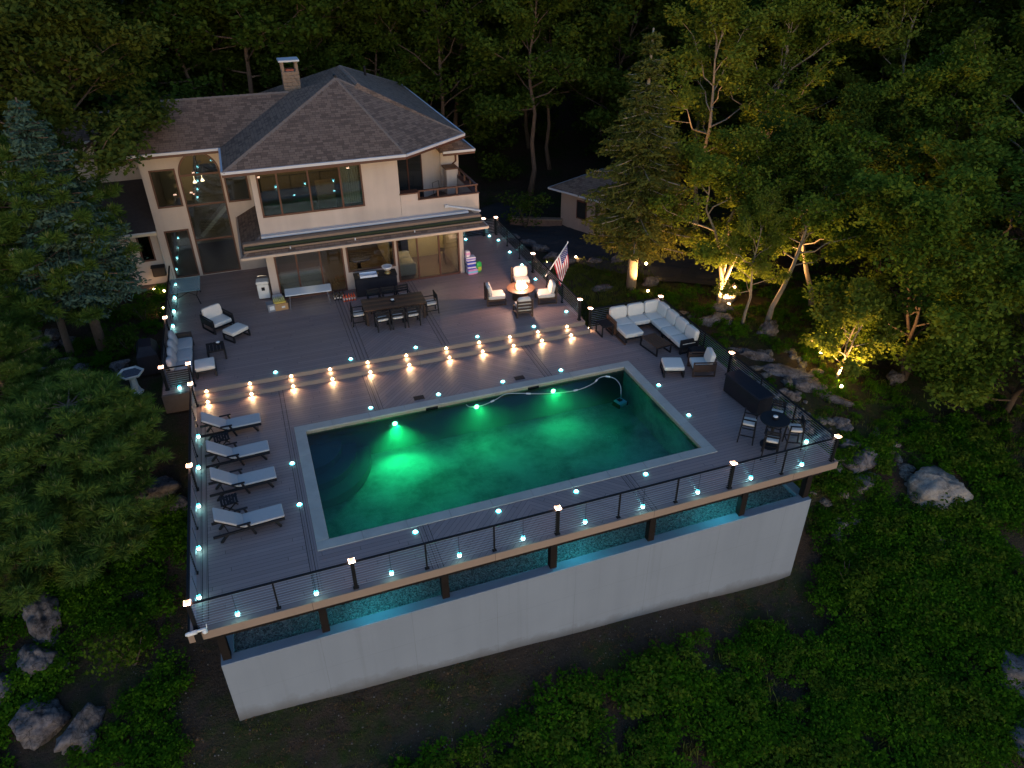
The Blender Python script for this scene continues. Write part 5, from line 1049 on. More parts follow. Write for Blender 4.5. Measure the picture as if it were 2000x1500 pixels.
def spruce(seed, h, r, wh=34, blade=.17, clear=.06, droop=.35, nb=7, bw=.34, jit=.6):
    g = np.random.default_rng(seed); wood = MB().tube([(0, 0, 0), (.02, 0, h*.4), (0, .02, h*.75), (0, 0, h)], [.022*h, .016*h, .008*h, .003*h], 8); P = []; D = []
    for k in range(wh):
        q = clear+(1-clear)*(k+g.random()*.5)/wh; L0 = r*((1-q)**.82)*(1 if q > clear+.05 else .8)+.12
        for b in range(nb):
            az = b*6.283/nb+k*1.9+g.normal()*.2; L = L0*g.uniform(jit, 1.2); n = max(3, int(L/.13)); s = np.linspace(.12, 1, n)
            hd = np.array([math.cos(az), math.sin(az), 0]); zz = q*h+L*(.16*s-droop*s**2+.12*s**4*1.5)
            pts = hd[None]*(s*L)[:, None]; pts[:, 2] = zz; wood.tube([(0, 0, q*h)]+[tuple(v) for v in pts[::max(1, n//3)]], [.014+.006*L]*(1+len(pts[::max(1, n//3)])), 4, False)
            lat = np.array([-hd[1], hd[0], 0])
            for sd in (-1, 1):
                tw = .34*L*(1-.55*s)*g.uniform(.7, 1.2, n)+.06
                for f in (.25, .6, .95):
                    pp = pts+(lat*sd)[None]*(tw*f)[:, None]+hd[None]*(tw*f*.55)[:, None]; pp[:, 2] -= .22*tw*f+g.uniform(0, .05, n)
                    dd = lat*sd*.8+hd*.6; dd = np.repeat(dd[None], n, 0)+g.normal(size=(n, 3))*.35; dd[:, 2] -= .25; P.append(pp); D.append(dd)
            P.append(pts); D.append(np.repeat(hd[None], n, 0)+g.normal(size=(n, 3))*.25)
    P = np.concatenate(P); D = np.concatenate(D); P = np.concatenate([P, P+g.normal(size=P.shape)*.045]); D = np.concatenate([D, D+g.normal(size=D.shape)*.5]); n = len(P)
    N = rvec(g, n)*.8; N[:, 2] += .6; return wood, quads(P, D, N, blade*g.uniform(.7, 1.5, n), blade*bw*g.uniform(.8, 1.3, n))
SHOOT = {}
def pine(seed, h, r, lean, wh=13, nb=6, tuft=24, nl=.20, trk=.13, clear=.22):
    g = np.random.default_rng(seed); path = [np.array([lean[0]*q**1.3, lean[1]*q**1.3, h*q]) for q in np.linspace(0, 1, 9)]; wood = MB().tube(path, [trk*(1-.8*i/8) for i in range(9)], 8); T_ = []; A = []
    for k in range(wh):
        q = clear+(1-clear)*(k+.3)/wh; f = q*8; i0 = min(int(f), 7); st = path[i0]*(1-(f-i0))+path[i0+1]*(f-i0); L0 = r*(math.sin(min(1., (1-q)*1.25+.12)*PI*.55)**.8)
        for b in range(nb):
            az = b*6.283/nb+k*2.1+g.normal()*.25; L = L0*g.uniform(.65, 1.1); hd = np.array([math.cos(az), math.sin(az), 0.]); pts = [st+hd*L*s+np.array([0, 0, L*(.10*s+.18*s*s)]) for s in np.linspace(0, 1, 5)]
            wood.tube(pts, [.03*(1-.16*j) for j in range(5)], 4, False); nsub = max(4, int(L*6))
            for j in range(nsub):
                s = .28+.72*(j+g.random())/nsub; f2 = s*4; i1 = min(int(f2), 3); c_ = pts[i1]*(1-(f2-i1))+pts[i1+1]*(f2-i1); sd = np.array([-hd[1], hd[0], 0])*g.choice([-1, 1])
                v = hd*.7+sd*g.uniform(.2, 1.0)+np.array([0, 0, g.uniform(.0, .5)]); v /= np.linalg.norm(v); l2 = g.uniform(.15, .5)*(1.15-.5*s)*min(1.0, L)
                for w_ in (.35, .65, 1.0): T_.append(c_+v*l2*w_+g.normal(size=3)*.02); A.append(v+np.array([0, 0, .6]))
    T_ = np.array(T_); A = np.array(A); A /= np.linalg.norm(A, axis=1, keepdims=True); n = len(T_); idx = np.repeat(np.arange(n), tuft); M = len(idx)
    D = A[idx]*.75+rvec(g, M)*.85; D /= np.linalg.norm(D, axis=1, keepdims=True); l = nl*g.uniform(.6, 1.2, M); P = T_[idx]+D*(l*.5)[:, None]
    sel = g.random(n) < .30; ts = T_[sel]; k2 = np.repeat(np.arange(len(ts)), 7); D2 = rvec(g, len(k2))*.38; D2[:, 2] += 1.0; l2_ = g.uniform(.10, .22, len(k2)); P2 = ts[k2]+D2*(l2_*.6)[:, None]+np.array([0, 0, .05])
    SHOOT[seed] = quads(P2, D2, rvec(g, len(k2)), l2_, np.full(len(k2), .026))
    return wood, quads(P, D, rvec(g, M), l, np.full(M, .021))
def proto(name, data, mbark, mleaf):
    w, (V, F) = data; return w.mesh(name+'_trunk', mbark, True), npmesh(name+'_crown', V, F, mleaf)
TP = {
 'maple': proto('maple', decid(1, 10, 4.0, .22, 22, 170, .165, .17, sub=5), M_dbark, M_maple),
 'oak': proto('oak', decid(2, 12.8, 5.0, .56, 24, 170, .20, .26, lean=(2.6, .3), sub=6, clump=.17), M_bark, M_oak),
 'open': proto('open', decid(3, 13, 4.4, .30, 16, 125, .17, .17, sub=5, clump=.16, up=1.2), M_bark2, M_fresh),
 'tall': proto('tall', decid(4, 13, 4.0, .42, 18, 130, .21, .17, sub=5, clump=.18), M_bark, M_dark),
 'multi': proto('multi', decid(5, 7.4, 3.0, .34, 18, 130, .145, .17, stems=3, sub=5, clump=.2), M_bark2, M_fresh),
 'lean': proto('lean', decid(6, 7.6, 3.0, .42, 15, 140, .145, .13, lean=(2.0, .8), sub=5, clump=.2), M_bark2, M_maple),
 'small': proto('small', decid(7, 4.3, 1.8, .16, 14, 70, .15, .08, stems=2, sub=4, clump=.24), M_bark2, M_fresh),
 'bushy': proto('bushy', decid(8, 8, 4.2, .08, 24, 170, .16, .14, stems=2, sub=5, clump=.18), M_dbark, M_maple),
 'wood': proto('wood', decid(9, 13, 4.6, .18, 20, 120, .25, .17, sub=5, clump=.2), M_dbark, M_dark),
 'spruce': proto('spruce', spruce(10, 11.6, 3.1, 30, .22, .19, .36, 7, .34, .42), M_bark2, M_spr),
 'blue': proto('blue', spruce(11, 9.8, 2.8, 34, .17, .25, .30, 8, .42), M_bark, M_blue),
 'pine': proto('pine', pine(12, 6.4, 3.4, (2.0, 2.4), 17, 9, 36, .31), M_bark, M_pine),
 'pine2': proto('pine2', pine(13, 7.0, 2.9, (.5, .4), 15, 8, 30, .30), M_bark, M_pine),
}
SHM = {k: npmesh(k+'_shoots', *SHOOT[sd], M_shoot) for k, sd in (('pine', 12), ('pine2', 13))}
def tree(kind, label, x, y, s=1.0, rz=0.0, sz=None, cat='tree', grp=None, crownmat=None, z=None, name=None):
    T = thing(name or {'spruce': 'spruce_tree', 'blue': 'blue_spruce', 'pine': 'pine_tree', 'pine2': 'pine_tree', 'oak': 'oak_tree', 'maple': 'maple_tree'}.get(kind, 'leafy_tree'), label, cat, (x, y, (hgt(x, y) if z is None else z)-.08), rz, grp); T.scale = (s, s, sz or s)
    a, b = TP[kind]; o = part('trunk', a, None, T); c_ = part('crown', b, None, T)
    if kind in SHM: tag(part('new_shoots', SHM[kind], None, T), kind='stuff')
    if crownmat is not None: c_.material_slots[0].link = 'OBJECT'; c_.material_slots[0].material = crownmat
    return T
tree('spruce', 'tall brownish spruce with a floodlit trunk beside the flag', 16.37, 13.04, 1.0, .4)
tree('multi', 'many stemmed tree lit from below behind the sectional sofa', 19.6, 10.3, 1.0, 2.2)
tree('open', 'slender straight tree just right of the floodlit stems', 19.25, 7.95, .42, 1.0, .45)
tree('lean', 'tree with a bare trunk leaning right on the slope', 20.2, 7.5, 1.0, -.2)
tree('small', 'small yellow lit tree at the foot of the right slope', 21.0, 3.75, 1.0, .7)
tree('bushy', 'wide bushy tree right of the small lit tree', 24.2, 3.2, .98, .3)
tree('bushy', 'wide bushy tree at the right edge of the picture', 27.2, .6, 1.12, 2.0, crownmat=M_maple)
tree('lean', 'bushy tree behind the leaning trunk', 23.6, 8.6, 1.05, 2.4, crownmat=M_dark)
tree('maple', 'bright green maple high on the right side', 31.0, 10.8, .98, .5)
tree('open', 'tree with long pale limbs at the upper right edge', 35.2, 9.2, 1.12, .9)
tree('open', 'open crowned tree with a forked pale trunk right of the spruce', 26.6, 17.4, 1.0, 2.8)
tree('open', 'fresh green airy tree directly behind the spruce', 23.0, 17.9, 1.0, 4.1)
tree('open', 'tree with a pale trunk behind the bright maple', 32.8, 15.6, 1.0, 5.2)
tree('tall', 'tall tree with a bare lower trunk between house and shed', 17.5, 29.6, 1.12, 1.2)
tree('tall', 'thin tree behind the bare trunked tall tree', 20.4, 33.2, .9, 3.9, 1.0)
tree('bushy', 'dense low tree between the spruce and the bright maple', 27.3, 12.6, .95, 3.7, crownmat=M_dark)
tree('multi', 'many stemmed tree at the left of the bright maple', 29.6, 6.2, 1.15, 4.4, crownmat=M_maple)
tree('bushy', 'dark bushy tree in the far lower right wood', 30.5, -1.0, 1.1, 5.5, crownmat=M_dark)
tree('oak', 'huge yellow green oak in the upper left corner', -8.5, 18.6, 1.0, 0.0)
tree('blue', 'blue green spruce on the left beside the house', -6.93, 13.76, 1.0, .2)
tree('pine2', 'pine with a bare brown trunk left of the blue spruce', -8.15, 13.96, 1.15, .5)
tree('pine', 'wide pine leaning over the slope left of the loungers', -8.75, 3.7, 1.08, 0.0, .80)
tree('pine2', 'pine at the left edge behind the leaning pine', -8.9, 9.0, .72, 2.0, .62)
tree('pine', 'low pine between the bird bath and the leaning pine', -6.5, 7.6, .42, 1.0, .36)
# deep wood behind everything
def scatter(name, label, pts, scl, meshes, cat, seed, parent_mats=None):
    """one object: points carrying instances (stuff nobody could count)"""
    g = np.random.default_rng(seed); me = bpy.data.meshes.new(name); n = len(pts); me.vertices.add(n); me.vertices.foreach_set('co', np.asarray(pts, np.float32).ravel())
    at = me.attributes.new('isc', 'FLOAT', 'POINT'); at.data.foreach_set('value', np.asarray(scl, np.float32)); rt = me.attributes.new('irz', 'FLOAT_VECTOR', 'POINT')
    rv = np.zeros((n, 3), np.float32); rv[:, 2] = g.random(n)*6.283; rv[:, :2] = g.normal(size=(n, 2))*.06; rt.data.foreach_set('vector', rv.ravel()); me.update()
    o = bpy.data.objects.new(name, me); COL.objects.link(o); tag(o, label, cat, None, 'stuff')
    ng = bpy.data.node_groups.new(name+'_scatter', 'GeometryNodeTree'); ng.interface.new_socket('Geometry', in_out='INPUT', socket_type='NodeSocketGeometry'); ng.interface.new_socket('Geometry', in_out='OUTPUT', socket_type='NodeSocketGeometry')
    gi = ng.nodes.new('NodeGroupInput'); go = ng.nodes.new('NodeGroupOutput'); ip = ng.nodes.new('GeometryNodeInstanceOnPoints'); jn = ng.nodes.new('GeometryNodeJoinGeometry')
    for j, me2 in enumerate(meshes):
        src = bpy.data.objects.new(name+'_source', me2); oi = ng.nodes.new('GeometryNodeObjectInfo'); oi.inputs[0].default_value = src; oi.inputs['As Instance'].default_value = True; ng.links.new(oi.outputs['Geometry'], jn.inputs[0])
    a1 = ng.nodes.new('GeometryNodeInputNamedAttribute'); a1.data_type = 'FLOAT'; a1.inputs[0].default_value = 'isc'; a2 = ng.nodes.new('GeometryNodeInputNamedAttribute'); a2.data_type = 'FLOAT_VECTOR'; a2.inputs[0].default_value = 'irz'
    ng.links.new(gi.outputs[0], ip.inputs['Points']); ng.links.new(jn.outputs[0], ip.inputs['Instance']); ng.links.new(a2.outputs[0], ip.inputs['Rotation']); ng.links.new(a1.outputs[0], ip.inputs['Scale']); ng.links.new(ip.outputs[0], go.inputs[0])
    md = o.modifiers.new('scatter', 'NODES'); md.node_group = ng; return o
g = np.random.default_rng(21); pts = []; sc = []
tries = 0
while len(pts) < 190 and tries < 20000:
    tries += 1; a = R(g.uniform(-28, 66)); d = 46+74*g.random()**.75; x, y = -.2+d*math.sin(a), -15.8+d*math.cos(a)
    if (-15 < x < 22 and y < 35) or (x >= 18 and y < 19 and x < 37) or (x > 10 and x < 30 and y < 30) or y < -6: continue
    if any((x-p_[0])**2+(y-p_[1])**2 < 3.6**2 for p_ in pts): continue
    pts.append((x, y, hgt(x, y)-.1)); sc.append(g.uniform(.85, 1.35))
for x, y in ((13.0, 33.5), (23.8, 30.2), (27.0, 25.0), (20.5, 37.5), (9, 37), (4, 37.5), (-2.5, 36), (-8, 33.5), (29.5, 21.5), (34.5, 21.5), (15.5, 40), (25, 35), (31, 28), (37, 15), (40, 9), (38, 4), (34, 2), (-13, 30), (-16, 24), (36, -3), (-17, 18)):
    pts.append((x, y, hgt(x, y)-.1)); sc.append(1.0+.3*((x*7+y*3) % 1))
pts = np.array(pts); sc = np.array(sc); half = g.random(len(pts)) < .5
scatter('background_wood', 'dark dense wood rising behind the house and shed', pts[half], sc[half], TP['wood'], 'wood', 1)
scatter('background_wood', 'dark dense wood filling the upper right behind the trees', pts[~half], sc[~half], TP['tall'], 'wood', 2)
# undergrowth at the wood's edge
def shrubmesh(seed, n, size, h, r, m, stalks=7, flat=.8):
    g = np.random.default_rng(seed); C = []; rad = []
    for k in range(stalks): a = g.random()*6.28; q = r*math.sqrt(g.random()); C.append((q*math.cos(a), q*math.sin(a), h*g.uniform(.35, 1.0))); rad.append(r*g.uniform(.35, .6))
    V, F = leaf_cloud(g, C, rad, n//stalks, size, flat, .05); V[:, 2] = np.maximum(V[:, 2], .01); return npmesh('shrub', V, F, m)
SH = [shrubmesh(1, 260, .082, .44, .36, M_shrub, 9), shrubmesh(2, 240, .070, .34, .36, M_shrub, 8), shrubmesh(3, 220, .095, .56, .32, M_lime, 8)]
UG = shrubmesh(5, 420, .22, 1.6, 1.1, M_dark, 12)
def blades(seed, n, l, m):
    g = np.random.default_rng(seed); P = np.zeros((n, 3)); P[:, :2] = g.normal(size=(n, 2))*.11; D = rvec(g, n)*.45; D[:, 2] = 1; L = l*g.uniform(.5, 1.2, n); P[:, 2] = L*.42
    V, F = quads(P, D, rvec(g, n), L, np.full(n, .02)); return npmesh('tuft', V, F, m)
GT = [blades(1, 26, .24, M_grass), blades(2, 22, .17, M_grass)]
def vnoise(x, y, s, seed):
    g = np.random.default_rng(seed); tot = 0
    for k in range(5): a = g.random()*6.28; f = s*(.7+.6*g.random())*(1.6**(k % 3)); tot = tot+np.sin((x*math.cos(a)+y*math.sin(a))*f+g.random()*6.28)/(1+(k % 3)*.6)
    return tot/3.3
def place(n, x0, x1, y0, y1, mask, seed, zoff=-.03):
    g = np.random.default_rng(seed); x = g.uniform(x0, x1, n); y = g.uniform(y0, y1, n); k = mask(x, y, g); x, y = x[k], y[k]; return np.stack([x, y, hz(x, y)+zoff], -1)
def off_deck(x, y, m=.25): return ~((x > -3.7-m) & (x < 15.7+m) & (y > -2.25-m) & (y < 9.0+m)) & ~((x > -4.6-m) & (x < 12+m) & (y > 8.5) & (y < 30))
def front(x, y, g):
    # shrubs leave a bare earth strip along the foot of the wall, wider at the left
    strip = np.where((x > -4.6) & (x < 15.4), -2.3-(1.25+1.0*np.exp(-((x-1)/3.5)**2)+.5*vnoise(x, y, 1.1, 3)), 99); keep = (y < strip) & off_deck(x, y)
    left = (x < -3.9) & (x > -5.6+.5*vnoise(x, y, 1.0, 5)) ; keep &= ~left
    bare = (vnoise(x, y, .9, 8) > .36) | (vnoise(x, y, 2.1, 18) > .52); keep &= ~bare
    cl = (x < .3+.9*vnoise(x, y, .8, 2)) & (x > -4.5) & (y > -5.8+.4*vnoise(x, y, 1.2, 1)); keep &= ~cl | (g.random(len(x)) < .06)
    return keep
pf = np.concatenate([place(3000, -4.5, 22, -12.5, -2.4, front, 31), place(1300, 15.2, 25, -9, 0.5, lambda x, y, g: off_deck(x, y, .4) & (vnoise(x, y, .8, 12) < .25) & ((x-20.9)**2+(y+2)**2 > 3) & (g.random(len(x)) < .8), 32)])
pl_ = place(1150, -12.5, -4.2, -9, 5.2, lambda x, y, g: off_deck(x, y, .35) & (vnoise(x, y, 1.0, 14) < .30) & (x < -4.7+.7*vnoise(x, y, 1.3, 9)), 33)
g = np.random.default_rng(40); i_ = g.random(len(pf)); s_ = g.uniform(.7, 1.25, len(pf))*(1.05+.5*vnoise(pf[:, 0], pf[:, 1], .7, 77))
scatter('ground_cover', 'dense green shrubs covering the slope below the wall', pf[i_ < .55], s_[i_ < .55], [SH[0]], 'shrubs', 41); scatter('ground_cover', 'smaller green shrubs mixed through the lower slope', pf[(i_ >= .55) & (i_ < .8)], s_[(i_ >= .55) & (i_ < .8)], [SH[1]], 'shrubs', 42); scatter('ground_cover', 'lighter lime shrubs dotted over the lower slope', pf[i_ >= .8], s_[i_ >= .8], [SH[2]], 'shrubs', 43)
i_ = g.random(len(pl_)); s_ = g.uniform(.6, 1.25, len(pl_)); scatter('ground_cover', 'dark green shrubs between the boulders at lower left', pl_[i_ < .6], s_[i_ < .6], [SH[1]], 'shrubs', 44); scatter('ground_cover', 'lime green shrubs between the boulders at lower left', pl_[i_ >= .6], s_[i_ >= .6], [SH[0]], 'shrubs', 45)
pr = place(2600, 15.9, 28, -3, 16.5, lambda x, y, g: off_deck(x, y, .3) & (vnoise(x, y, 1.0, 15) < .35) & ~((x > 17.6) & (x < 19.4) & (y > 1) & (y < 6.5) & (g.random(len(x)) < .75)) & ~((y > 12.0+.0*x) & (x > 16)), 34)
pr2 = place(1500, 12.3, 18.4, 9.6, 17.2, lambda x, y, g: (x > 12.4) & (vnoise(x, y, .9, 16) < .45), 35)
pg = np.concatenate([pr, pr2]); s_ = g.uniform(.6, 1.3, len(pg)); scatter('grass', 'rough grass on the slope right of the deck', pg[::2], s_[::2], [GT[0]], 'grass', 46); scatter('grass', 'short grass between the rocks right of the deck', pg[1::2], s_[1::2], [GT[1]], 'grass', 47)
ps = pr[g.random(len(pr)) < .55]; scatter('ground_cover', 'low leafy weeds on the rocky slope right of the deck', ps, g.uniform(.4, 1.0, len(ps)), [SH[1]], 'weeds', 48)
pu = place(420, -30, 60, 12, 60, lambda x, y, g: ((y > 31.5) | (x > 24.5) | (x < -12)) & ~((x > 10) & (x < 19) & (y < 32)), 36); scatter('undergrowth', 'dark undergrowth beneath the background wood', pu, g.uniform(.7, 1.5, len(pu)), [UG], 'undergrowth', 49)
LL = shrubmesh(8, 30, .055, .012, .26, leafmat('dead_leaves', (.05, .028, .014), (.17, .10, .05), .1, 3.0), 5, .08)
pk_ = place(1100, -6.2, 15.2, -7.0, 3.5, lambda x, y, g: off_deck(x, y, .05) & ((y < -2.3) | (x < -3.6)) & (vnoise(x, y, 1.4, 71) > -.55), 72, .012); scatter('leaf_litter', 'dead leaves littering the bare earth around the wall', pk_, g.uniform(.6, 1.5, len(pk_)), [LL], 'leaf litter', 53)
pt = place(700, -4, 24, -12, -3.2, front, 39); scatter('grass', 'long grass growing up through the lower shrubs', pt, g.uniform(1.2, 2.2, len(pt)), [GT[0]], 'grass', 52)
pq = place(330, -4.9, 14.5, -6.5, -2.35, lambda x, y, g: (y < -2.4), 37); scatter('grass', 'thin grass on the bare earth under the wall', pq, g.uniform(.4, .9, len(pq)), [GT[1]], 'grass', 50)
pv = place(420, -12, -4.7, 8.6, 19.3, lambda x, y, g: off_deck(x, y, .1) & (vnoise(x, y, 1.0, 19) < .1) & ~((x > -6.4) & (y < 12.6)), 38); scatter('ground_cover', 'dark low plants around the foot of the spruce', pv, g.uniform(.5, 1.1, len(pv)), [SH[1]], 'plants', 51)
# single shrubs one can point at
def shrub(label, x, y, s, seed, m, size=.10, n=700, h=.9, r=.75):
    T = thing('shrub', label, 'shrub', (x, y, hgt(x, y)-.03)); T.scale = (s, s, s); part('foliage', shrubmesh(seed, n, size, h, r, m, 16), m, T)
    mb = MB(); g = random.Random(seed)
    for k in range(5): a = g.random()*6.28; mb.tube([(0, 0, 0), (.2*math.cos(a), .2*math.sin(a), h*.4), (.5*r*math.cos(a), .5*r*math.sin(a), h*.8)], [.03, .02, .008], 5)
    part('stem', mb, M_dbark, T)
shrub('round dark shrub by the driveway near the shed', 14.9, 23.6, 1.5, 61, M_dark, .12, 900, 1.3, .75); shrub('lime shrub growing beside the right corner of the wall', 16.4, -3.3, 1.2, 62, M_lime); shrub('bright shrub on the slope left of the near corner', -5.9, .6, 1.15, 63, M_lime)
shrub('dark shrub behind the bird bath', -5.9, 13.4, 1.0, 64, M_dark); shrub('leafy shrub between bird bath and low wing', -5.6, 16.4, 1.0, 65, M_dark); shrub('green shrub below the short railing left of the steps', -5.6, 8.9, .9, 66, M_shrub)
shrub('tall lime shrub at the bottom of the picture left of centre', 1.2, -5.3, .75, 67, M_lime); shrub('lime shrub on bare earth below the middle of the wall', 2.7, -4.75, .6, 68, M_lime)
shrub('yellow lit bush at the foot of the small tree', 22.1, 5.0, 1.1, 69, M_fresh, .12, 500, 1.2, .8)

# ================================================================ ROCKS
m, t, p = newmat('lichen_rock')
co = t.co(); geo = t.n('NewGeometry').outputs['Position']; a = t.noise(geo, 1.6, 6, .65); b = t.noise(geo, 9, 5, .7)
c = t.mix(t.ramp(t.m('ADD', t.m('MULTIPLY', a, .6), t.m('MULTIPLY', b, .45)), [(.38, 0.), (.66, 1.)]), (.028, .025, .026), (.19, .17, .172)); t.put(p.inputs['Base Color'], c); p.inputs['Roughness'].default_value = .95; p.inputs['Specular IOR Level'].default_value = .15
t.L.new(t.bump(t.m('ADD', a, t.m('MULTIPLY', b, .6)), .8, .06), p.inputs['Normal']); M_rock = m
vk = t.n('TexVoronoi', feature='DISTANCE_TO_EDGE'); vk.inputs['Scale'].default_value = 1.7; wv = t.n('VectorMath', operation='ADD'); t.L.new(geo, wv.inputs[0]); nv_ = t.n('TexNoise'); nv_.inputs['Scale'].default_value = 2.6; t.L.new(geo, nv_.inputs['Vector']); t.L.new(nv_.outputs['Color'], wv.inputs[1]); t.L.new(wv.outputs[0], vk.inputs['Vector'])
crk = t.ramp(vk.outputs['Distance'], [(0.0, 1.0), (0.035, 0.0)]); t.put(p.inputs['Base Color'], t.mix(t.m('MULTIPLY', crk, .75), c, (.018, .017, .018)))
M_prock = m.copy(); M_prock.name = 'pale_rock'
for nd in M_prock.node_tree.nodes:
    if nd.type == 'MIX': nd.inputs[6].default_value = (.10, .088, .08, 1); nd.inputs[7].default_value = (.32, .29, .26, 1)
def rockmesh(seed, sx, sy, sz):
    g = np.random.default_rng(seed); nu, nv = (34, 20) if sx > .2 else (12, 7); vs = []; W = [(rvec(g, 1)[0]*g.uniform(1.2, 4.6), g.random()*6.28, g.uniform(.05, .15)) for _ in range(9)]; pl = [(rvec(g, 1)[0], g.uniform(.60, .88)) for _ in range(14)]; W2 = [(rvec(g, 1)[0]*g.uniform(6, 13), g.random()*6.28, g.uniform(.012, .03)) for _ in range(10)]
    for i in range(nv+1):
        ph = -PI/2+PI*i/nv
        for k in range(nu):
            th = 2*PI*k/nu; d = np.array([math.cos(ph)*math.cos(th), math.cos(ph)*math.sin(th), math.sin(ph)]); r = 1+sum(am*math.sin(w@d*1.9+o) for w, o, am in W)
            for nrm, lim in pl:
                c_ = d@nrm
                if c_ > 1e-3 and r*c_ > lim: r = lim/c_*.9+r*.1
            r += sum(am*math.sin(w@d*1.3+o) for w, o, am in W2)
            vs.append((d[0]*r*sx, d[1]*r*sy, d[2]*r*sz))
    fs = [(i*nu+k, i*nu+(k+1) % nu, (i+1)*nu+(k+1) % nu, (i+1)*nu+k) for i in range(nv) for k in range(nu)]; me = MB().add(vs, fs).mesh('rock', M_rock, True)
    return me
def boulder(label, x, y, sx, sy, sz, seed, rz=0.0, sink=.3, grp=None, name='boulder'):
    o = part(name, rockmesh(seed, sx, sy, sz), M_rock, None, loc=(x, y, hgt(x, y)+sz*(1-2*sink)*.5), rot=(0, 0, rz)); tag(o, label, 'rock', grp); return o
o = boulder('big pale rounded boulder right of the wall corner', 21.0, -1.9, 1.35, .95, .9, 5, -.3); o.data.materials[0] = M_prock; boulder('rock on the slope between the big boulder and the deck corner', 19.2, -.1, .85, .5, .5, 2, .4)
boulder('tall grey boulder highest of the lower left rocks', -8.35, 2.75, .55, .95, .75, 3, .1); boulder('pale jagged boulder second from top at lower left', -8.45, 1.5, .6, .75, .55, 4, .5); boulder('largest grey boulder at lower left', -8.35, -.1, .80, .7, .6, 5, .2)
boulder('split boulder nearest the wall at lower left', -7.25, -.8, .5, .75, .55, 6, -.5); boulder('boulder cut by the left picture edge', -9.55, 1.0, .6, .6, .55, 7); boulder('pale rock outcrop at the lower right picture edge', 19.6, -7.6, 1.0, 1.3, .8, 8, .3); boulder('rock outcrop at the bottom right picture corner', 18.6, -9.2, 1.0, 1.1, .8, 9, .8)
boulder('flat rock beside the left railing under the pine', -5.0, 6.1, .7, .5, .3, 10); boulder('brown rock beneath the left railing near the loungers', -4.5, 5.3, .6, .45, .3, 11)
boulder('bright floodlit rock behind the many stemmed tree', 20.25, 10.55, .8, .5, .75, 12, .5); boulder('rock at the foot of the floodlit tree', 19.1, 9.45, .6, .4, .35, 13); boulder('rock under the leaning trunk', 20.0, 7.1, .6, .5, .5, 14); boulder('rock between the lit tree and the sectional railing', 18.3, 8.6, .8, .35, .3, 15)
boulder('pale stone in the bushes right of the small lit tree', 23.6, 3.2, .5, .4, .55, 16); boulder('flat stone on the lawn beyond the flag', 14.9, 13.3, .75, .3, .2, 17); boulder('rock beside the spruce trunk', 17.6, 13.3, .55, .35, .35, 18); boulder('stone beside the bird bath pedestal', -6.2, 12.1, .4, .35, .3, 19); boulder('low stone behind the bird bath', -6.4, 9.4, .7, .4, .25, 20)
led = [(18.3, 5.7, 1.2, .32), (18.9, 4.5, 1.1, .38), (19.3, 3.5, .9, .42), (18.2, 3.1, .6, .3), (19.9, 2.7, .8, .35), (19.4, 1.4, .6, .36), (18.2, .9, .5, .32), (19.0, .6, .45, .36), (17.9, -.1, .4, .35), (18.7, -.8, .5, .4)]
for k, (x, y, a, b) in enumerate(led): boulder('%s ledge rock from the sofa end of the rocky slope' % ORD[k], x, y, a*(.8+.4*((k*7) % 5)/4), b*(.75+.5*((k*3) % 4)/3), .34, 30+k, -.72+.22*math.sin(k*3), .5, 'ledge rocks right of the railing', 'ledge_rock')
M_mrock = m.copy(); M_mrock.name = 'mid_rock'
for nd in M_mrock.node_tree.nodes:
    if nd.type == 'MIX' and nd.inputs[7].default_value[0] > .1: nd.inputs[6].default_value = (.05, .043, .038, 1); nd.inputs[7].default_value = (.24, .21, .185, 1)
PBL = rockmesh(95, .026, .020, .014); PBL.materials[0] = M_mrock; pj = place(2200, -6.0, 15.2, -6.5, 3.0, lambda x, y, g: off_deck(x, y, .05) & ((y < -2.3) | (x < -3.6)), 73, .008); scatter('pebbles', 'small pale pebbles on the bare earth around the wall', pj, np.random.default_rng(9).uniform(.3, 1.5, len(pj)), [PBL], 'pebbles', 54)
RB = [rockmesh(90+k, .21, .13+.03*k, .07+.02*k) for k in range(3)]
for k in range(3):
    RB[k].materials[0] = M_mrock
    q_ = place(190, 16.2, 21.5, -3.5, 9.8, lambda x, y, g: off_deck(x, y, .35) & (vnoise(x, y, 1.2, 60) > -.05) & (x < 21.6-.1*y) & (np.abs(x-(17.6+.12*(9-y))) < 2.2), 60+k, .0)
    scatter('rubble', '%s broken stones scattered over the rocky slope' % ('small pale', 'flat grey', 'loose angular')[k], q_, np.random.default_rng(k).uniform(.3, 1.5, len(q_))**1.4, [RB[k]], 'stones', 63+k)
for k, (x, y) in enumerate(((13.3, 21.4), (13.7, 20.2), (13.9, 18.9), (14.2, 17.7), (14.7, 16.9), (16.1, 16.6), (17.4, 16.4), (18.6, 15.9), (12.9, 14.6), (13.2, 16.2))): boulder('%s edging stone along the driveway, counted from the far end' % ORD[k], x, y, .55, .32, .26, 50+k, -.9+k*.2, .15, 'edging stones of the driveway', 'edging_stone')
for k, (x, y, z) in enumerate(((-9.1, 15.1, 0), (-8.5, 15.3, .0), (-8.9, 15.2, .42), (-9.5, 15.2, .3), (-8.2, 13.2, 0), (-7.6, 12.6, 0), (-8.9, 12.8, 0), (-9.4, 14.2, 0))):
    o = boulder('%s dark stone from the left in the rock garden under the spruce' % ORD[k], x, y, .42, .34, .26, 70+k, k*.7, .15, 'rock garden stones', 'garden_stone'); o.location.z += z

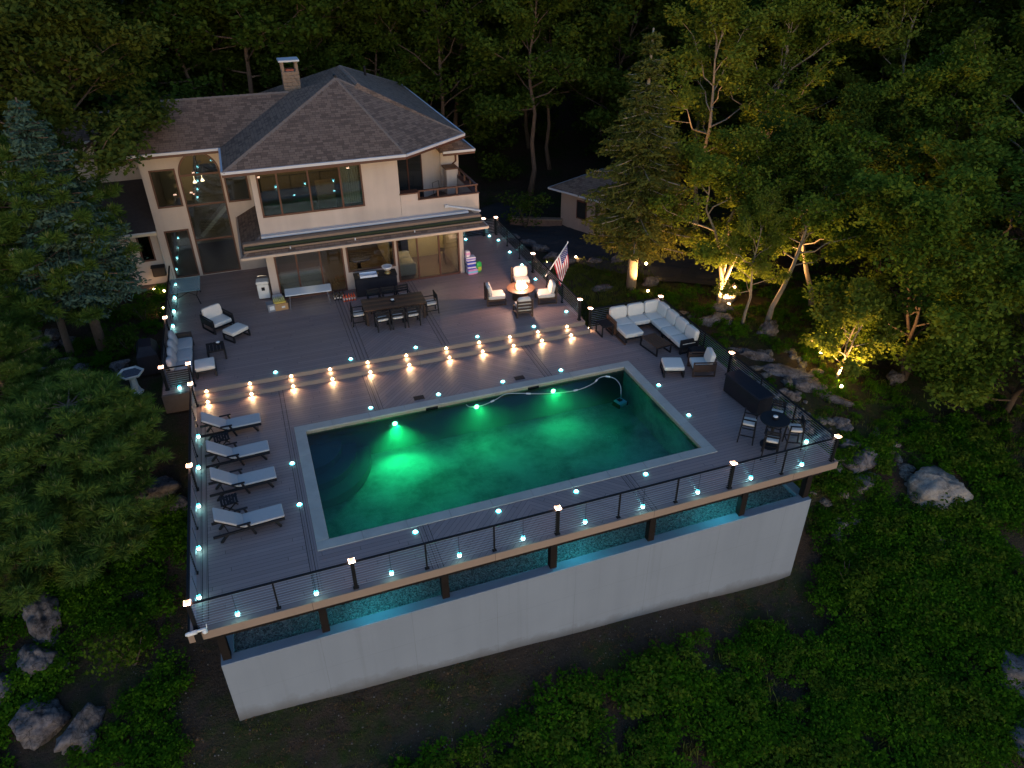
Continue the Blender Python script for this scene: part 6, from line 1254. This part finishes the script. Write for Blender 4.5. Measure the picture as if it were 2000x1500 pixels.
# ================================================================ GARDEN LAMPS
M_gl = emit('garden_lamp_glow', (1.0, .68, .32), 30.0)
def garden_lamp(label, x, y, hgt_, e, aim, cone=95, globe=.06):
    z = hgt(x, y); T = thing('garden_lamp', label, 'garden lamp', (x, y, z), 0, 'warm garden lamps')
    part('stake', MB().tube([(0, 0, -.1), (0, 0, hgt_)], .018, 6), M_black, T); part('globe', MB().pillow(0, 0, hgt_+globe*.8, globe*2, globe*2, globe*2, 8, 1.0), M_gl, T, True)
    part('shade', MB().lathe([(globe*.9, hgt_-.03), (globe*1.0, hgt_), (globe*.6, hgt_+.005)], 12), M_black, T)
    a = Vector(aim)-Vector((x, y, z)); d = a.normalized()*(globe*1.6)
    if e: lamp('SPOT', (d.x, d.y, hgt_+globe*.8+d.z), (1.0, .53, .19), e*.62, T, .05, aim=(a.x, a.y, a.z), cone=cone)
garden_lamp('garden lamp low in the grass right of the flag', 15.3, 17.2, .08, 40, (15.8, 16.4, -.8), 150, .05); garden_lamp('garden lamp glowing behind the flag', 13.5, 16.8, .06, 40, (13.3, 15.6, -.6), 150, .05)
garden_lamp('garden lamp on a stake right of the spruce trunk, farthest back', 18.4, 15.2, .35, 3200, (18.4, 14.2, 4.0), 150, .075); garden_lamp('garden lamp aimed down beside the path', 18.3, 13.9, .15, 6, (18.6, 13.4, -1.0), 140, .045)
garden_lamp('garden lamp at the foot of the spruce shining on its trunk', 16.9, 12.3, .12, 1500, (16.5, 12.9, 3.0), 110, .06); garden_lamp('strong garden lamp at the foot of the many stemmed tree', 19.75, 9.75, .10, 3600, (20.0, 10.4, 2.2), 150, .08)
garden_lamp('garden lamp up in the many stemmed tree', 20.2, 10.1, .75, 5200, (20.6, 9.3, 4.0), 160, .045); garden_lamp('bright garden lamp on a stake left of the small tree', 20.75, 4.6, .62, 4200, (21.4, 4.6, 2.4), 160, .085)
garden_lamp('garden lamp at the foot of the small yellow tree', 20.75, 3.15, .10, 3600, (21.3, 4.0, 1.6), 120, .07)
garden_lamp('garden lamp washing the low wing wall', -5.3, 19.3, .10, 14, (-5.4, 19.9, .5), 140, .05); garden_lamp('garden lamp beside the glass table at the deck edge', -4.85, 18.9, .12, 12, (-5.3, 18.9, .2), 140, .05); garden_lamp('garden lamp among stones left of the upper deck', -4.85, 17.2, .10, 22, (-5.4, 16.9, .0), 140, .05)
lamp('POINT', (10.5, 14.9, 2.6), (1.0, .62, .36), 6, None, .1, name='soffit_light') if False else None
